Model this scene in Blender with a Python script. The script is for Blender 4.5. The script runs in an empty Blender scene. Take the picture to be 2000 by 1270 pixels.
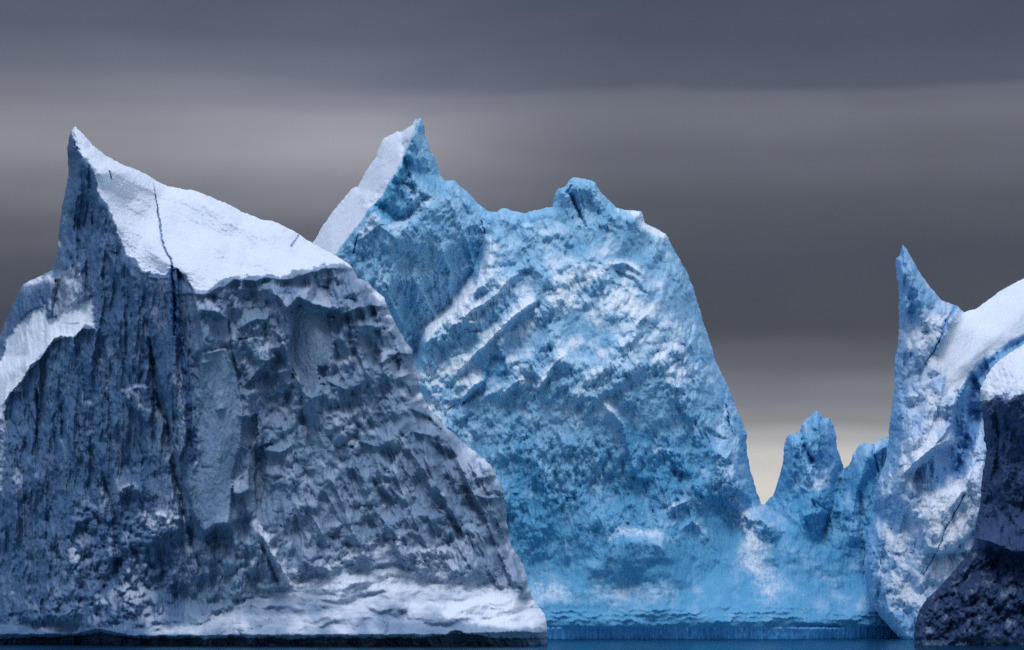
import bpy, math
import numpy as np
from mathutils import Vector
from mathutils.geometry import delaunay_2d_cdt

# ------------------------------------------------------------------ camera
sc = bpy.context.scene
FPX, HZ, CAMZ = 4704.0, 1212.0, 3.0          # focal length in photo pixels, horizon row, eye height
cam_d = bpy.data.cameras.new('camera')
cam = bpy.data.objects.new('camera', cam_d)
sc.collection.objects.link(cam)
cam.location = (0, 0, CAMZ)
cam.rotation_euler = (math.radians(90), 0, 0)
cam_d.sensor_width = 36
cam_d.lens = 36 * FPX / 2000.0
cam_d.shift_y = (HZ - 635.0) / 2000.0
cam_d.clip_start = 1
cam_d.clip_end = 60000
sc.camera = cam

# ------------------------------------------------------------------ world
SUN_EL, SUN_AZ = math.radians(68), math.radians(192)   # azimuth clockwise from +Y (view direction)
EXPOSURE = 0.0
world = bpy.data.worlds.new('World')
sc.world = world
world.use_nodes = True
nt = world.node_tree
nt.nodes.clear()


class N:
    """tiny node helper"""
    def __init__(s, nt): s.nt = nt

    def n(s, typ, inp=None, **kw):
        nd = s.nt.nodes.new(typ)
        for k, v in kw.items(): setattr(nd, k, v)
        for k, v in (inp or {}).items():
            if isinstance(v, bpy.types.NodeSocket): s.nt.links.new(v, nd.inputs[k])
            else: nd.inputs[k].default_value = v
        return nd

    def m(s, op, a, b=0.0, c=0.0, clamp=False):
        nd = s.nt.nodes.new('ShaderNodeMath'); nd.operation = op; nd.use_clamp = clamp
        for i, v in enumerate((a, b, c)):
            if isinstance(v, bpy.types.NodeSocket): s.nt.links.new(v, nd.inputs[i])
            else: nd.inputs[i].default_value = v
        return nd.outputs[0]

    def ramp(s, fac, stops, interp='LINEAR'):
        nd = s.nt.nodes.new('ShaderNodeValToRGB')
        cr = nd.color_ramp; cr.interpolation = interp
        while len(cr.elements) > 1: cr.elements.remove(cr.elements[0])
        for i, (p, c) in enumerate(stops):
            e = cr.elements[0] if i == 0 else cr.elements.new(p)
            e.position = p
            e.color = (*c, 1) if len(c) == 3 else c
        s.nt.links.new(fac, nd.inputs[0])
        return nd.outputs[0]

    def mix(s, fac, a, b, mode='MIX'):
        nd = s.nt.nodes.new('ShaderNodeMix'); nd.data_type = 'RGBA'; nd.blend_type = mode
        for k, v in ((0, fac), (6, a), (7, b)):
            if isinstance(v, bpy.types.NodeSocket): s.nt.links.new(v, nd.inputs[k])
            elif k == 0: nd.inputs[0].default_value = v
            else: nd.inputs[k].default_value = (*v, 1)
        return nd.outputs[2]


def lin(h):
    v = [int(h[i:i + 2], 16) / 255 for i in (0, 2, 4)]
    return tuple(x / 12.92 if x <= .04045 else ((x + .055) / 1.055) ** 2.4 for x in v)


w = N(nt)
tc = w.n('ShaderNodeTexCoord').outputs['Generated']
sp = w.n('ShaderNodeSeparateXYZ', {0: tc})
X, Y, Z = sp.outputs
hl = w.m('SQRT', w.m('ADD', w.m('MULTIPLY', X, X), w.m('MULTIPLY', Y, Y)))
tt = w.m('DIVIDE', Z, w.m('MAXIMUM', hl, 0.001))           # tangent of the elevation
az = w.m('ARCTAN2', X, Y)
cb = w.n('ShaderNodeCombineXYZ', {0: w.m('MULTIPLY', az, 5.0), 1: w.m('MULTIPLY', tt, 22.0), 2: 3.7})
nz = w.n('ShaderNodeTexNoise', {'Vector': cb.outputs[0], 'Scale': 1.0, 'Detail': 3.0, 'Roughness': 0.5})
warp = w.m('MULTIPLY', w.m('SUBTRACT', nz.outputs[0], 0.5), 0.022)
t2 = w.m('ADD', tt, warp)
TM = 0.34


def P(py): return max(0.0, min(1.0, (HZ - py) / FPX / TM))


rl = w.ramp(w.m('DIVIDE', t2, TM, clamp=True), sorted([(P(y), lin(c)) for y, c in (
    (1212, 'b9b5b0'), (900, '77767a'), (760, '55555c'), (640, '46464f'), (540, '52525a'), (470, '636268'), (380, '7c7a7d'),
    (290, '928e8f'), (235, '8f8c8e'), (190, '7f7e85'), (140, '6d6f78'), (70, '5f636e'), (0, '595e6a'), (-200, '6f727c'), (-380, '8a8d94'))]), 'EASE')
rr = w.ramp(w.m('DIVIDE', t2, TM, clamp=True), sorted([(P(y), lin(c)) for y, c in (
    (1212, 'e4dbd1'), (960, 'e0d8cf'), (885, 'cfc9c3'), (845, 'b0adad'), (815, '8f8d91'), (760, '7c7b80'), (700, '605f67'), (640, '4b4b54'), (520, '4b4c56'),
    (420, '56575f'), (320, '66666f'), (225, '71717a'), (190, '6c6d77'), (165, '585d69'), (60, '505563'), (0, '4c5260'), (-200, '6f727c'), (-380, '8a8d94'))]), 'EASE')
side = w.n('ShaderNodeMapRange', {0: w.m('ADD', az, w.m('MULTIPLY', w.m('SUBTRACT', nz.outputs[0], .5), .12)), 1: -0.07, 2: 0.05},
           interpolation_type='SMOOTHSTEP').outputs[0]
rl = w.mix(1.0, rl, (.87, .925, 1.01), 'MULTIPLY')
rr = w.mix(1.0, rr, (.905, .95, .985), 'MULTIPLY')
cl = w.mix(side, rl, rr)
cb2 = w.n('ShaderNodeCombineXYZ', {0: w.m('MULTIPLY', az, 14.0), 1: w.m('MULTIPLY', tt, 34.0), 2: 9.1})
nz2 = w.n('ShaderNodeTexNoise', {'Vector': cb2.outputs[0], 'Scale': 1.0, 'Detail': 5.0, 'Roughness': 0.55})
cb3 = w.n('ShaderNodeCombineXYZ', {0: w.m('MULTIPLY', az, 2200.0), 1: w.m('MULTIPLY', tt, 2200.0)})
nz3 = w.n('ShaderNodeTexNoise', {'Vector': cb3.outputs[0], 'Scale': 1.0, 'Detail': 1.0})
bx, by = w.m('DIVIDE', w.m('ADD', az, 0.065), 0.075), w.m('DIVIDE', w.m('SUBTRACT', tt, 0.197), 0.030)
glow = w.m('EXPONENT', w.m('MULTIPLY', w.m('ADD', w.m('MULTIPLY', bx, bx), w.m('MULTIPLY', by, by)), -1.0))
gain = w.m('ADD', w.m('ADD', 0.71, w.m('MULTIPLY', glow, 0.34)), w.m('ADD', w.m('MULTIPLY', nz2.outputs[0], 0.24), w.m('MULTIPLY', nz3.outputs[0], 0.34)))
# the cloud deck grows bright towards the zenith, as an overcast does
zen = w.n('ShaderNodeMapRange', {0: tt, 1: 0.33, 2: 2.2, 3: 1.0, 4: 6.0}).outputs[0]
cl = w.mix(1.0, cl, w.n('ShaderNodeCombineColor', {0: w.m('MULTIPLY', gain, zen), 1: w.m('MULTIPLY', gain, zen),
                                                   2: w.m('MULTIPLY', gain, w.m('POWER', zen, 1.05))}).outputs[0], 'MULTIPLY')
bgc = w.n('ShaderNodeBackground', {0: cl, 1: 1.0})
sky = w.n('ShaderNodeTexSky', sky_type='NISHITA', sun_disc=False, sun_elevation=SUN_EL, sun_rotation=SUN_AZ)
bgs = w.n('ShaderNodeBackground', {0: sky.outputs[0], 1: 0.08})
mx = w.n('ShaderNodeMixShader', {0: 0.96, 1: bgs.outputs[0], 2: bgc.outputs[0]})
w.n('ShaderNodeOutputWorld', {0: mx.outputs[0]})

# ------------------------------------------------------------------ sun
ld = bpy.data.lights.new('sun', 'SUN')
ld.energy = 1.05
ld.angle = math.radians(18)
ld.color = (1.0, 0.985, 0.96)
sun = bpy.data.objects.new('sun', ld)
sc.collection.objects.link(sun)
sd = Vector((math.sin(SUN_AZ) * math.cos(SUN_EL), math.cos(SUN_AZ) * math.cos(SUN_EL), math.sin(SUN_EL)))
sun.rotation_euler = sd.to_track_quat('Z', 'Y').to_euler()
sun.location = (0, 0, 300)

sc.cycles.use_denoising = False            # keep a photographic grain
sc.view_settings.view_transform = 'Standard'
sc.view_settings.look = 'None'
sc.view_settings.gamma = 1
sc.view_settings.exposure = EXPOSURE

STEP = 1.5


# ------------------------------------------------------------------ numeric helpers
def h2(ix, iy, seed):
    h = (ix.astype(np.int64) * 374761393 + iy.astype(np.int64) * 668265263 + seed * 2246822519) & 0xffffffff
    h = ((h ^ (h >> 13)) * 1274126177) & 0xffffffff
    h = ((h ^ (h >> 16)) * 2654435761) & 0xffffffff
    return ((h ^ (h >> 15)) & 0xffffff) / float(0x1000000)


def vnoise(x, y, seed=0):
    """gradient noise, about -0.7..0.7"""
    ix, iy = np.floor(x), np.floor(y)
    fx, fy = x - ix, y - iy
    sx, sy = fx * fx * fx * (fx * (fx * 6 - 15) + 10), fy * fy * fy * (fy * (fy * 6 - 15) + 10)
    out = 0
    for dx in (0, 1):
        for dy in (0, 1):
            a = h2(ix + dx, iy + dy, seed) * 6.28318
            g = np.cos(a) * (fx - dx) + np.sin(a) * (fy - dy)
            out = out + g * (sx if dx else 1 - sx) * (sy if dy else 1 - sy)
    return out


def fbm(x, y, oct=5, seed=0, gain=.5, ridged=False):
    s, a, t = 0, 1.0, 0
    for o in range(oct):
        n = vnoise(x, y, seed + o * 17)
        if ridged: n = 0.5 - np.abs(n) * 1.6
        s = s + a * n; t += a
        a *= gain
        x, y = x * 1.93 + 5.3, y * 1.93 - 3.1
    return s / t


def facets(x, y, seed=0, tilt=1.0, k=1.0, hv=.5):
    """continuous broken-ice facets: the highest of the tilted blocks round each point wins"""
    ix, iy = np.floor(x), np.floor(y)
    best = np.full(x.shape, -1e9)
    for dx in (-1, 0, 1):
        for dy in (-1, 0, 1):
            cx, cy = ix + dx, iy + dy
            px = cx + .15 + .7 * h2(cx, cy, seed); py = cy + .15 + .7 * h2(cx, cy, seed + 1)
            gx = (h2(cx, cy, seed + 2) - .5) * 2 * tilt; gy = (h2(cx, cy, seed + 3) - .5) * 2 * tilt
            ox, oy = x - px, y - py
            hh = hv * h2(cx, cy, seed + 4) + gx * ox + gy * oy - k * (ox * ox + oy * oy)
            best = np.maximum(best, hh)
    return best


def cups(x, y, seed=0, k=1.2, hv=.5, tilt=.4):
    """melt scallops: hollows that meet in sharp ridges"""
    return -facets(x, y, seed, tilt, k, hv)


def blur(a, s):
    if s <= 0: return a
    r = int(math.ceil(s * 3))
    kx = np.exp(-.5 * (np.arange(-r, r + 1) / s) ** 2); kx /= kx.sum()
    H, W = a.shape
    p = np.pad(a, r, mode='edge')
    n0, n1 = p.shape[0] + 2 * r, p.shape[1] + 2 * r
    f = np.fft.rfft(p, n1, axis=1) * np.fft.rfft(kx, n1)[None]
    p = np.fft.irfft(f, n1, axis=1)[:, 2 * r:2 * r + W]
    f = np.fft.rfft(p, n0, axis=0) * np.fft.rfft(kx, n0)[:, None]
    return np.fft.irfft(f, n0, axis=0)[2 * r:2 * r + H]


def pdist(U, V, pts, closed=False):
    """distance to a polyline and position along it"""
    pts = list(pts) + ([pts[0]] if closed else [])
    best = np.full(U.shape, 1e9); par = np.zeros(U.shape)
    n = len(pts) - 1
    for i in range(n):
        (ax, ay), (bx, by) = pts[i][:2], pts[i + 1][:2]
        dx, dy = bx - ax, by - ay
        L = dx * dx + dy * dy + 1e-9
        t = np.clip(((U - ax) * dx + (V - ay) * dy) / L, 0, 1)
        d = np.hypot(U - ax - t * dx, V - ay - t * dy)
        m = d < best
        best = np.where(m, d, best); par = np.where(m, (i + t) / n, par)
    return best, par


def inside(U, V, pts):
    r = np.zeros(U.shape, bool)
    n = len(pts)
    for i in range(n):
        (x0, y0), (x1, y1) = pts[i][:2], pts[(i + 1) % n][:2]
        if y0 == y1: continue
        c = ((y0 > V) != (y1 > V)) & (U < (x1 - x0) * (V - y0) / (y1 - y0) + x0)
        r ^= c
    return r


def sdf(U, V, pts):
    """positive inside"""
    d, _ = pdist(U, V, pts, True)
    return np.where(inside(U, V, pts), d, -d)


def sm(x, a, b):
    t = np.clip((x - a) / (b - a), 0, 1)
    return t * t * (3 - 2 * t)


def region(U, V, pts, feather=6, rough=0, rs=30, seed=0):
    d = sdf(U, V, pts)
    if rough: d = d + rough * fbm(U / rs, V / rs, 5, seed, .6)
    return sm(d, -feather, feather)


def surface(U, V, lines):
    """piecewise-planar depth through ridge lines given as [(u, v, depth), ...]"""
    vs, es, ds = [], [], []
    for ln in lines:
        for i, (a, b, c) in enumerate(ln):
            vs.append(Vector((a, b))); ds.append(c)
            if i: es.append((len(vs) - 2, len(vs) - 1))
    ov, oe, of, o1, o2, o3 = delaunay_2d_cdt(vs, es, [], 0, 0.01)
    dd = []
    for i, src in enumerate(o1):
        if src: dd.append(ds[src[0]])
        else:
            q = [((ov[i] - v).length, d) for v, d in zip(vs, ds)]
            q.sort(); wt = [(1 / (a + 1e-3), d) for a, d in q[:3]]
            dd.append(sum(a * d for a, d in wt) / sum(a for a, d in wt))
    out = np.full(U.shape, np.nan)
    for f in of:
        (x0, y0), (x1, y1), (x2, y2) = [tuple(ov[i]) for i in f]
        D = (y1 - y2) * (x0 - x2) + (x2 - x1) * (y0 - y2)
        if abs(D) < 1e-9: continue
        c0 = max(0, int((min(x0, x1, x2) - U[0, 0]) / STEPX[0]) - 1); c1 = int((max(x0, x1, x2) - U[0, 0]) / STEPX[0]) + 2
        r0 = max(0, int((min(y0, y1, y2) - V[0, 0]) / STEPX[0]) - 1); r1 = int((max(y0, y1, y2) - V[0, 0]) / STEPX[0]) + 2
        if c1 <= 0 or r1 <= 0: continue
        u, v = U[r0:r1, c0:c1], V[r0:r1, c0:c1]
        if u.size == 0: continue
        a = ((y1 - y2) * (u - x2) + (x2 - x1) * (v - y2)) / D
        b = ((y2 - y0) * (u - x2) + (x0 - x2) * (v - y2)) / D
        c = 1 - a - b
        m = (a >= -1e-4) & (b >= -1e-4) & (c >= -1e-4)
        z = a * dd[f[0]] + b * dd[f[1]] + c * dd[f[2]]
        sub = out[r0:r1, c0:c1]
        sub[m] = z[m]
    out = np.where(np.isnan(out), np.nanmean(out), out)
    return out


STEPX = [STEP]


def ridge(U, V, pts, amp, w):
    d, t = pdist(U, V, pts)
    return amp * np.exp(-(d / w) ** 2)


def ledge(U, V, pts, amp, up, taper=25, under=3.0, wob=6, seed=3):
    """ice sticking out above the line and cut back below it (amp > 0 comes towards the viewer)"""
    xs = [p[0] for p in pts]; ys = [p[1] for p in pts]
    vl = np.interp(U, xs, ys) + wob * fbm(U / 22, V * 0 + seed, 4, seed, .6)
    d = V - vl
    f = np.where(d < 0, np.exp(d / up), np.exp(-np.maximum(d, 0) / under))
    return amp * f * sm(U, xs[0] - taper, xs[0] + taper) * (1 - sm(U, xs[-1] - taper, xs[-1] + taper))


def _box(U, V, pts, pad):
    xs = [p[0] for p in pts]; ys = [p[1] for p in pts]
    st = STEPX[0]
    c0 = max(0, int((min(xs) - pad - U[0, 0]) / st)); c1 = max(0, int((max(xs) + pad - U[0, 0]) / st) + 1)
    r0 = max(0, int((min(ys) - pad - V[0, 0]) / st)); r1 = max(0, int((max(ys) + pad - V[0, 0]) / st) + 1)
    return slice(r0, r1), slice(c0, c1)


def crest(rel, U, V, pts, amp, wl=8, wr=8, jit=5, seed=0):
    """a sharp fold of ice (amp < 0: a fissure) whose two flanks fall away over wl / wr"""
    pad = 4 * max(wl, wr) + 12
    sl = _box(U, V, pts, pad)
    u, v = U[sl], V[sl]
    if u.size == 0: return
    u = u + jit * fbm(u / 17, v / 17, 4, seed + 7, .65); v = v + jit * fbm(u / 17 + 9, v / 17, 4, seed + 8, .65)
    best = np.full(u.shape, 1e9); sg = np.zeros(u.shape); par = np.zeros(u.shape)
    n = len(pts) - 1
    for i in range(n):
        (ax, ay), (bx, by) = pts[i], pts[i + 1]
        dx, dy = bx - ax, by - ay
        t = np.clip(((u - ax) * dx + (v - ay) * dy) / (dx * dx + dy * dy), 0, 1)
        d = np.hypot(u - ax - t * dx, v - ay - t * dy)
        m = d < best
        best = np.where(m, d, best); sg = np.where(m, dx * (v - ay) - dy * (u - ax), sg); par = np.where(m, (i + t) / n, par)
    w = np.where(sg < 0, wr, wl) if pts[-1][1] < pts[0][1] else np.where(sg > 0, wl, wr)
    endf = .35 + .65 * sm(np.minimum(par, 1 - par), 0, .2)
    rel[sl] += amp * np.exp(-best / w) * endf * np.clip(1 + .8 * fbm(u / 40, v / 40, 3, seed + 9), 0, 2)


def plate(rel, U, V, poly, amp, feather=2.5, jit=6, seed=0, gu=0.0, gv=0.0):
    """a slab standing out (amp > 0) or broken out (amp < 0), tilted by gu, gv per pixel"""
    sl = _box(U, V, poly, feather + jit + 4)
    u, v = U[sl], V[sl]
    if u.size == 0: return
    d = sdf(u, v, poly) + jit * fbm(u / 16, v / 16, 5, seed + 17, .62)
    cx = sum(p[0] for p in poly) / len(poly); cy = sum(p[1] for p in poly) / len(poly)
    rel[sl] += sm(d, -feather, feather) * (amp + gu * (u - cx) + gv * (v - cy))


def streak(R, U, V, pts, amp, w, seed=0, brk=.3, g=18.0):
    """snow or clear ice lodged along a line"""
    sl = _box(U, V, pts, 3 * w + 10)
    u, v = U[sl], V[sl]
    if u.size == 0: return
    uu = u + .8 * w * fbm(u / g, v / g, 4, seed + 27, .65); vv = v + .8 * w * fbm(u / g + 5, v / g, 4, seed + 28, .65)
    d, _ = pdist(uu, vv, pts)
    R[sl] += amp * np.exp(-(d / w) ** 2) * sm(fbm(u / 9, v / 9, 5, seed + 29, .7), -brk, brk * .6)


def blot(R, U, V, poly, amp, feather=10, jit=14, seed=0):
    sl = _box(U, V, poly, feather + jit + 6)
    u, v = U[sl], V[sl]
    if u.size == 0: return
    d = sdf(u, v, poly) + jit * fbm(u / 22, v / 22, 5, seed + 37, .65)
    R[sl] += amp * sm(d, -feather, feather)


def crag(x, y, seed, oct=5):
    return fbm(x + .5 * fbm(x * .8, y * .8, 3, seed + 5), y + .5 * fbm(x * .8 + 7, y * .8, 3, seed + 6), oct, seed, .55, True)


def empty(name, label, cat, loc):
    o = bpy.data.objects.new(name, None)
    o.location = loc
    o.empty_display_size = 5
    o['label'] = label; o['category'] = cat
    sc.collection.objects.link(o)
    return o


def mesh_from(name, verts, quads, mat, parent, attr=None):
    used, inv = np.unique(quads.ravel(), return_inverse=True)
    v = verts[used]
    off = np.array(parent.location)
    me = bpy.data.meshes.new(name)
    nq = len(quads)
    me.vertices.add(len(v)); me.loops.add(nq * 4); me.polygons.add(nq)
    me.vertices.foreach_set('co', (v - off).astype(np.float32).ravel())
    me.loops.foreach_set('vertex_index', inv.astype(np.int32))
    me.polygons.foreach_set('loop_start', np.arange(0, nq * 4, 4, dtype=np.int32))
    me.polygons.foreach_set('use_smooth', np.ones(nq, bool))
    me.update(calc_edges=True)
    if attr is not None:
        ca = me.color_attributes.new('ice', 'FLOAT_COLOR', 'POINT')
        ca.data.foreach_set('color', attr[used].astype(np.float32).ravel())
    me.materials.append(mat)
    o = bpy.data.objects.new(name, me)
    sc.collection.objects.link(o)
    o.parent = parent
    return o


def grid(u0, u1, v0, v1, step):
    u = np.arange(u0, u1 + step, step); v = np.arange(v0, v1 + step, step)
    return np.meshgrid(u, v)


def unproject(U, V, D):
    return np.stack([(U - 1000) / FPX * D, D, CAMZ - (V - HZ) / FPX * D], -1)


def build_berg(root, box, outline, depth_fn, D0, thick, parts, edge_w=26, edge_r=5.0, rag=(2.2, 16), seed=1, back_mat=None):
    """the solid of one iceberg. depth_fn(U, V, s) -> depth below D0, attribute image, part index image"""
    step = STEP
    U, V = grid(*box, step)
    s = sdf(U, V, outline) + rag[0] * fbm(U / rag[1], V / rag[1], 5, seed + 90, .62) * 1.6
    gy, gx = np.gradient(s, step)
    gl = np.hypot(gx, gy) + 1e-6
    inn = s >= 0
    quad_in = inn[:-1, :-1] | inn[1:, :-1] | inn[:-1, 1:] | inn[1:, 1:]
    # vertices just outside slide onto the outline and take the depth of the ice beside them
    sh = np.where(~inn, np.clip(s, -step * 2.2, 0), 0)
    Us = U - sh * gx / gl ** 2 * np.minimum(gl, 1); Vs = V - sh * gy / gl ** 2 * np.minimum(gl, 1)
    dep, att, pid = depth_fn(U, V, s)
    for _ in range(2):
        acc = np.zeros(U.shape); cnt = np.zeros(U.shape)
        for dy in (-1, 0, 1):
            for dx in (-1, 0, 1):
                acc += np.roll(np.where(inn, dep, 0), (dy, dx), (0, 1)); cnt += np.roll(inn * 1.0, (dy, dx), (0, 1))
        dep = np.where(~inn & (cnt > 0), acc / np.maximum(cnt, 1), dep)
        inn = inn | (cnt > 0)
    e = np.clip(s / edge_w, 0, 1)
    D = D0 + dep + edge_r * (1 - e) ** 2
    Pn = unproject(Us, Vs, D)
    H, W = U.shape
    idx = np.arange(H * W).reshape(H, W)
    q = np.stack([idx[:-1, :-1], idx[1:, :-1], idx[1:, 1:], idx[:-1, 1:]], -1)
    verts = Pn.reshape(-1, 3)
    A = np.dstack([att, np.ones(U.shape)]).reshape(-1, 4)
    pq = pid[:-1, :-1]
    for k, (pname, pmat, plabel) in enumerate(parts):
        sel = quad_in & (pq == k)
        if sel.sum() < 3: continue
        o = mesh_from(pname, verts, q[sel], pmat, root, A)
        if plabel: o['label'] = plabel
    # far side: meets the front exactly along the outline, coarser inside
    e2 = np.clip((s - 1) / 260.0, 0, 1)
    b1 = blur(dep, 14)
    t = sm(s, 0, 40)
    Db = D0 + dep * (1 - t) + b1 * t + edge_r * (1 - e) ** 2 + thick * np.sqrt(np.maximum(0, 1 - (1 - e2) ** 2)) \
        + 7 * np.clip(s / 60, 0, 1) * facets(U / 60, V / 80, seed + 7, 1, .8)
    verts = unproject(Us, Vs, Db).reshape(-1, 3)
    A = np.zeros((H * W, 4)); A[:, 3] = 1; A[:, 1] = .4
    A[:, 0] = np.clip(.25 + fbm(U / 60, V / 60, 4, 4), 0, 1).ravel()
    K = 6
    h, w_ = (H - 1) // K, (W - 1) // K
    blk = quad_in[:h * K, :w_ * K].reshape(h, K, w_, K).all((1, 3)) & (s[:h * K:K, :w_ * K:K] > 16)
    fine = quad_in.copy()
    fine[:h * K, :w_ * K] &= ~np.repeat(np.repeat(blk, K, 0), K, 1)
    c = idx[:h * K + 1:K, :w_ * K + 1:K]
    qc = np.stack([c[:-1, :-1], c[:-1, 1:], c[1:, 1:], c[1:, :-1]], -1)[blk]
    mesh_from('far_side', verts, np.concatenate([q[fine][:, ::-1], qc]), back_mat or parts[0][1], root, A)


def upness(U, V, D0, dep, s):
    """upward component of the surface normal at blur radius s (in grid steps)"""
    Pn = unproject(U, V, D0 + blur(dep, s))
    a = np.gradient(Pn, axis=1); b = np.gradient(Pn, axis=0)
    n = np.cross(b, a)
    n /= np.linalg.norm(n, axis=-1, keepdims=True) + 1e-9
    n *= np.where(n[..., 1:2] > 0, -1, 1)
    return n[..., 2], n[..., 0]


# ------------------------------------------------------------------ materials
def ice_material(name, ice_a, ice_b, deep, snow, rough=.55, bump=.5, bscale=1.0, gloss=.18, speck=.35, sss=0.0):
    """ice with frost. attribute: R = snow cover, G = bluer / clearer ice, B = clear bare ice in cracks or ice darkened by painted shade"""
    m = bpy.data.materials.new(name)
    m.use_nodes = True
    m.node_tree.nodes.clear()
    k = N(m.node_tree)
    at = k.n('ShaderNodeAttribute', attribute_name='ice')
    sp = k.n('ShaderNodeSeparateColor', {0: at.outputs['Color']})
    R, G, B = sp.outputs[:3]
    geo = k.n('ShaderNodeNewGeometry')
    pos = geo.outputs['Position']
    mp = k.n('ShaderNodeMapping', {'Vector': pos, 'Scale': (1.0, .6, .42)})
    n1 = k.n('ShaderNodeTexNoise', {'Vector': mp.outputs[0], 'Scale': .55 * bscale, 'Detail': 8.0, 'Roughness': .68})
    n2 = k.n('ShaderNodeTexNoise', {'Vector': pos, 'Scale': 3.2 * bscale, 'Detail': 6.0, 'Roughness': .7})
    n3 = k.n('ShaderNodeTexNoise', {'Vector': pos, 'Scale': .13 * bscale, 'Detail': 6.0, 'Roughness': .6})
    f = k.m('ADD', G, k.m('MULTIPLY', k.m('SUBTRACT', n1.outputs[0], .5), 1.5), clamp=False)
    f = k.m('ADD', f, k.m('MULTIPLY', k.m('SUBTRACT', n3.outputs[0], .5), 1.0), clamp=True)
    c = k.mix(f, ice_a, ice_b)
    c = k.mix(k.m('ADD', B, 0, clamp=True), c, deep)
    sf = k.m('ADD', R, k.m('MULTIPLY', k.m('SUBTRACT', n2.outputs[0], .5), speck))
    sf = k.m('ADD', sf, k.m('MULTIPLY', k.m('SUBTRACT', n1.outputs[0], .5), speck))
    sf = k.n('ShaderNodeMapRange', {0: sf, 1: .10, 2: 1.0}, interpolation_type='SMOOTHSTEP').outputs[0]
    c = k.mix(sf, c, snow)
    hgt = k.m('ADD', k.m('MULTIPLY', n1.outputs[0], .6), k.m('MULTIPLY', n2.outputs[0], .22))
    bp = k.n('ShaderNodeBump', {'Strength': bump, 'Distance': 1.0, 'Height': hgt})
    ro = k.m('ADD', rough, k.m('MULTIPLY', sf, .3), clamp=True)
    b = k.n('ShaderNodeBsdfPrincipled', {'Base Color': c, 'Roughness': ro, 'Normal': bp.outputs[0], 'IOR': 1.31,
                                         'Specular IOR Level': gloss, 'Subsurface Weight': sss,
                                         'Subsurface Radius': (.35, .9, 1.6), 'Subsurface Scale': .8})
    k.n('ShaderNodeOutputMaterial', {0: b.outputs[0]})
    return m


SNOW = (.72, .79, .89)
M_front = ice_material('grey_blue_glacier_ice', (.21, .305, .435), (.068, .138, .262), (.008, .055, .19), SNOW, bump=.4)
M_blue = ice_material('bright_blue_glacier_ice', (.36, .60, .80), (.105, .36, .59), (.014, .16, .40), (.76, .85, .94), bump=.45, sss=.25)
M_right = ice_material('pale_blue_glacier_ice', (.50, .62, .80), (.20, .42, .68), (.05, .25, .56), SNOW, bump=.5, sss=.15)
M_dark = ice_material('shade_darkened_ice', (.055, .100, .21), (.024, .048, .115), (.007, .015, .04), (.34, .44, .62), bump=.5, gloss=.06)  # shadow on this berg's face is put into its dark ice colours
M_snow = ice_material('wind_packed_snow', (.62, .68, .80), (.5, .58, .74), (.02, .09, .26), SNOW, rough=.7, bump=.5, bscale=1.3, speck=.25)
M_crack = ice_material('clear_blue_crack_ice', (.10, .30, .60), (.05, .17, .44), (.02, .09, .3), (.3, .4, .6), bump=.2)
M_crack2 = ice_material('blue_crevice_ice', (.12, .38, .70), (.06, .28, .60), (.02, .15, .4), (.4, .6, .85), bump=.2)
M_wet = ice_material('wet_waterline_ice', (.10, .14, .22), (.04, .07, .13), (.01, .02, .05), (.45, .5, .62), rough=.25, bump=.4, gloss=.6)
M_wetblue = ice_material('wet_blue_waterline_ice', (.26, .55, .84), (.10, .38, .72), (.03, .2, .5), (.3, .55, .8), rough=.25, bump=.3, gloss=.6)

# ------------------------------------------------------------------ water
wm = bpy.data.materials.new('cold_sea_water')
wm.use_nodes = True
wm.node_tree.nodes.clear()
k = N(wm.node_tree)
gp = k.n('ShaderNodeNewGeometry').outputs['Position']
mp = k.n('ShaderNodeMapping', {'Vector': gp, 'Scale': (.5, 1.0, 1.0)})
a1 = k.n('ShaderNodeTexNoise', {'Vector': mp.outputs[0], 'Scale': 1.1, 'Detail': 5.0, 'Roughness': .6})
a2 = k.n('ShaderNodeTexNoise', {'Vector': mp.outputs[0], 'Scale': .12, 'Detail': 3.0, 'Roughness': .5})
bp = k.n('ShaderNodeBump', {'Strength': .10, 'Distance': .3, 'Height': k.m('ADD', a1.outputs[0], k.m('MULTIPLY', a2.outputs[0], 2.0))})
wd = k.n('ShaderNodeBsdfDiffuse', {'Color': (.001, .018, .05, 1), 'Normal': bp.outputs[0]})
wg = k.n('ShaderNodeBsdfGlossy', {'Color': (.42, .82, 1, 1), 'Roughness': .10, 'Normal': bp.outputs[0]})
k.n('ShaderNodeOutputMaterial', {0: k.n('ShaderNodeMixShader', {0: .45, 1: wd.outputs[0], 2: wg.outputs[0]}).outputs[0]})
me = bpy.data.meshes.new('sea_water')
S = 20000
me.from_pydata([(-S, -S, 0), (S, -S, 0), (S, S, 0), (-S, S, 0)], [], [(0, 1, 2, 3)])
me.materials.append(wm)
wo = bpy.data.objects.new('sea_water', me)
wo['kind'] = 'structure'
sc.collection.objects.link(wo)

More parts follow.
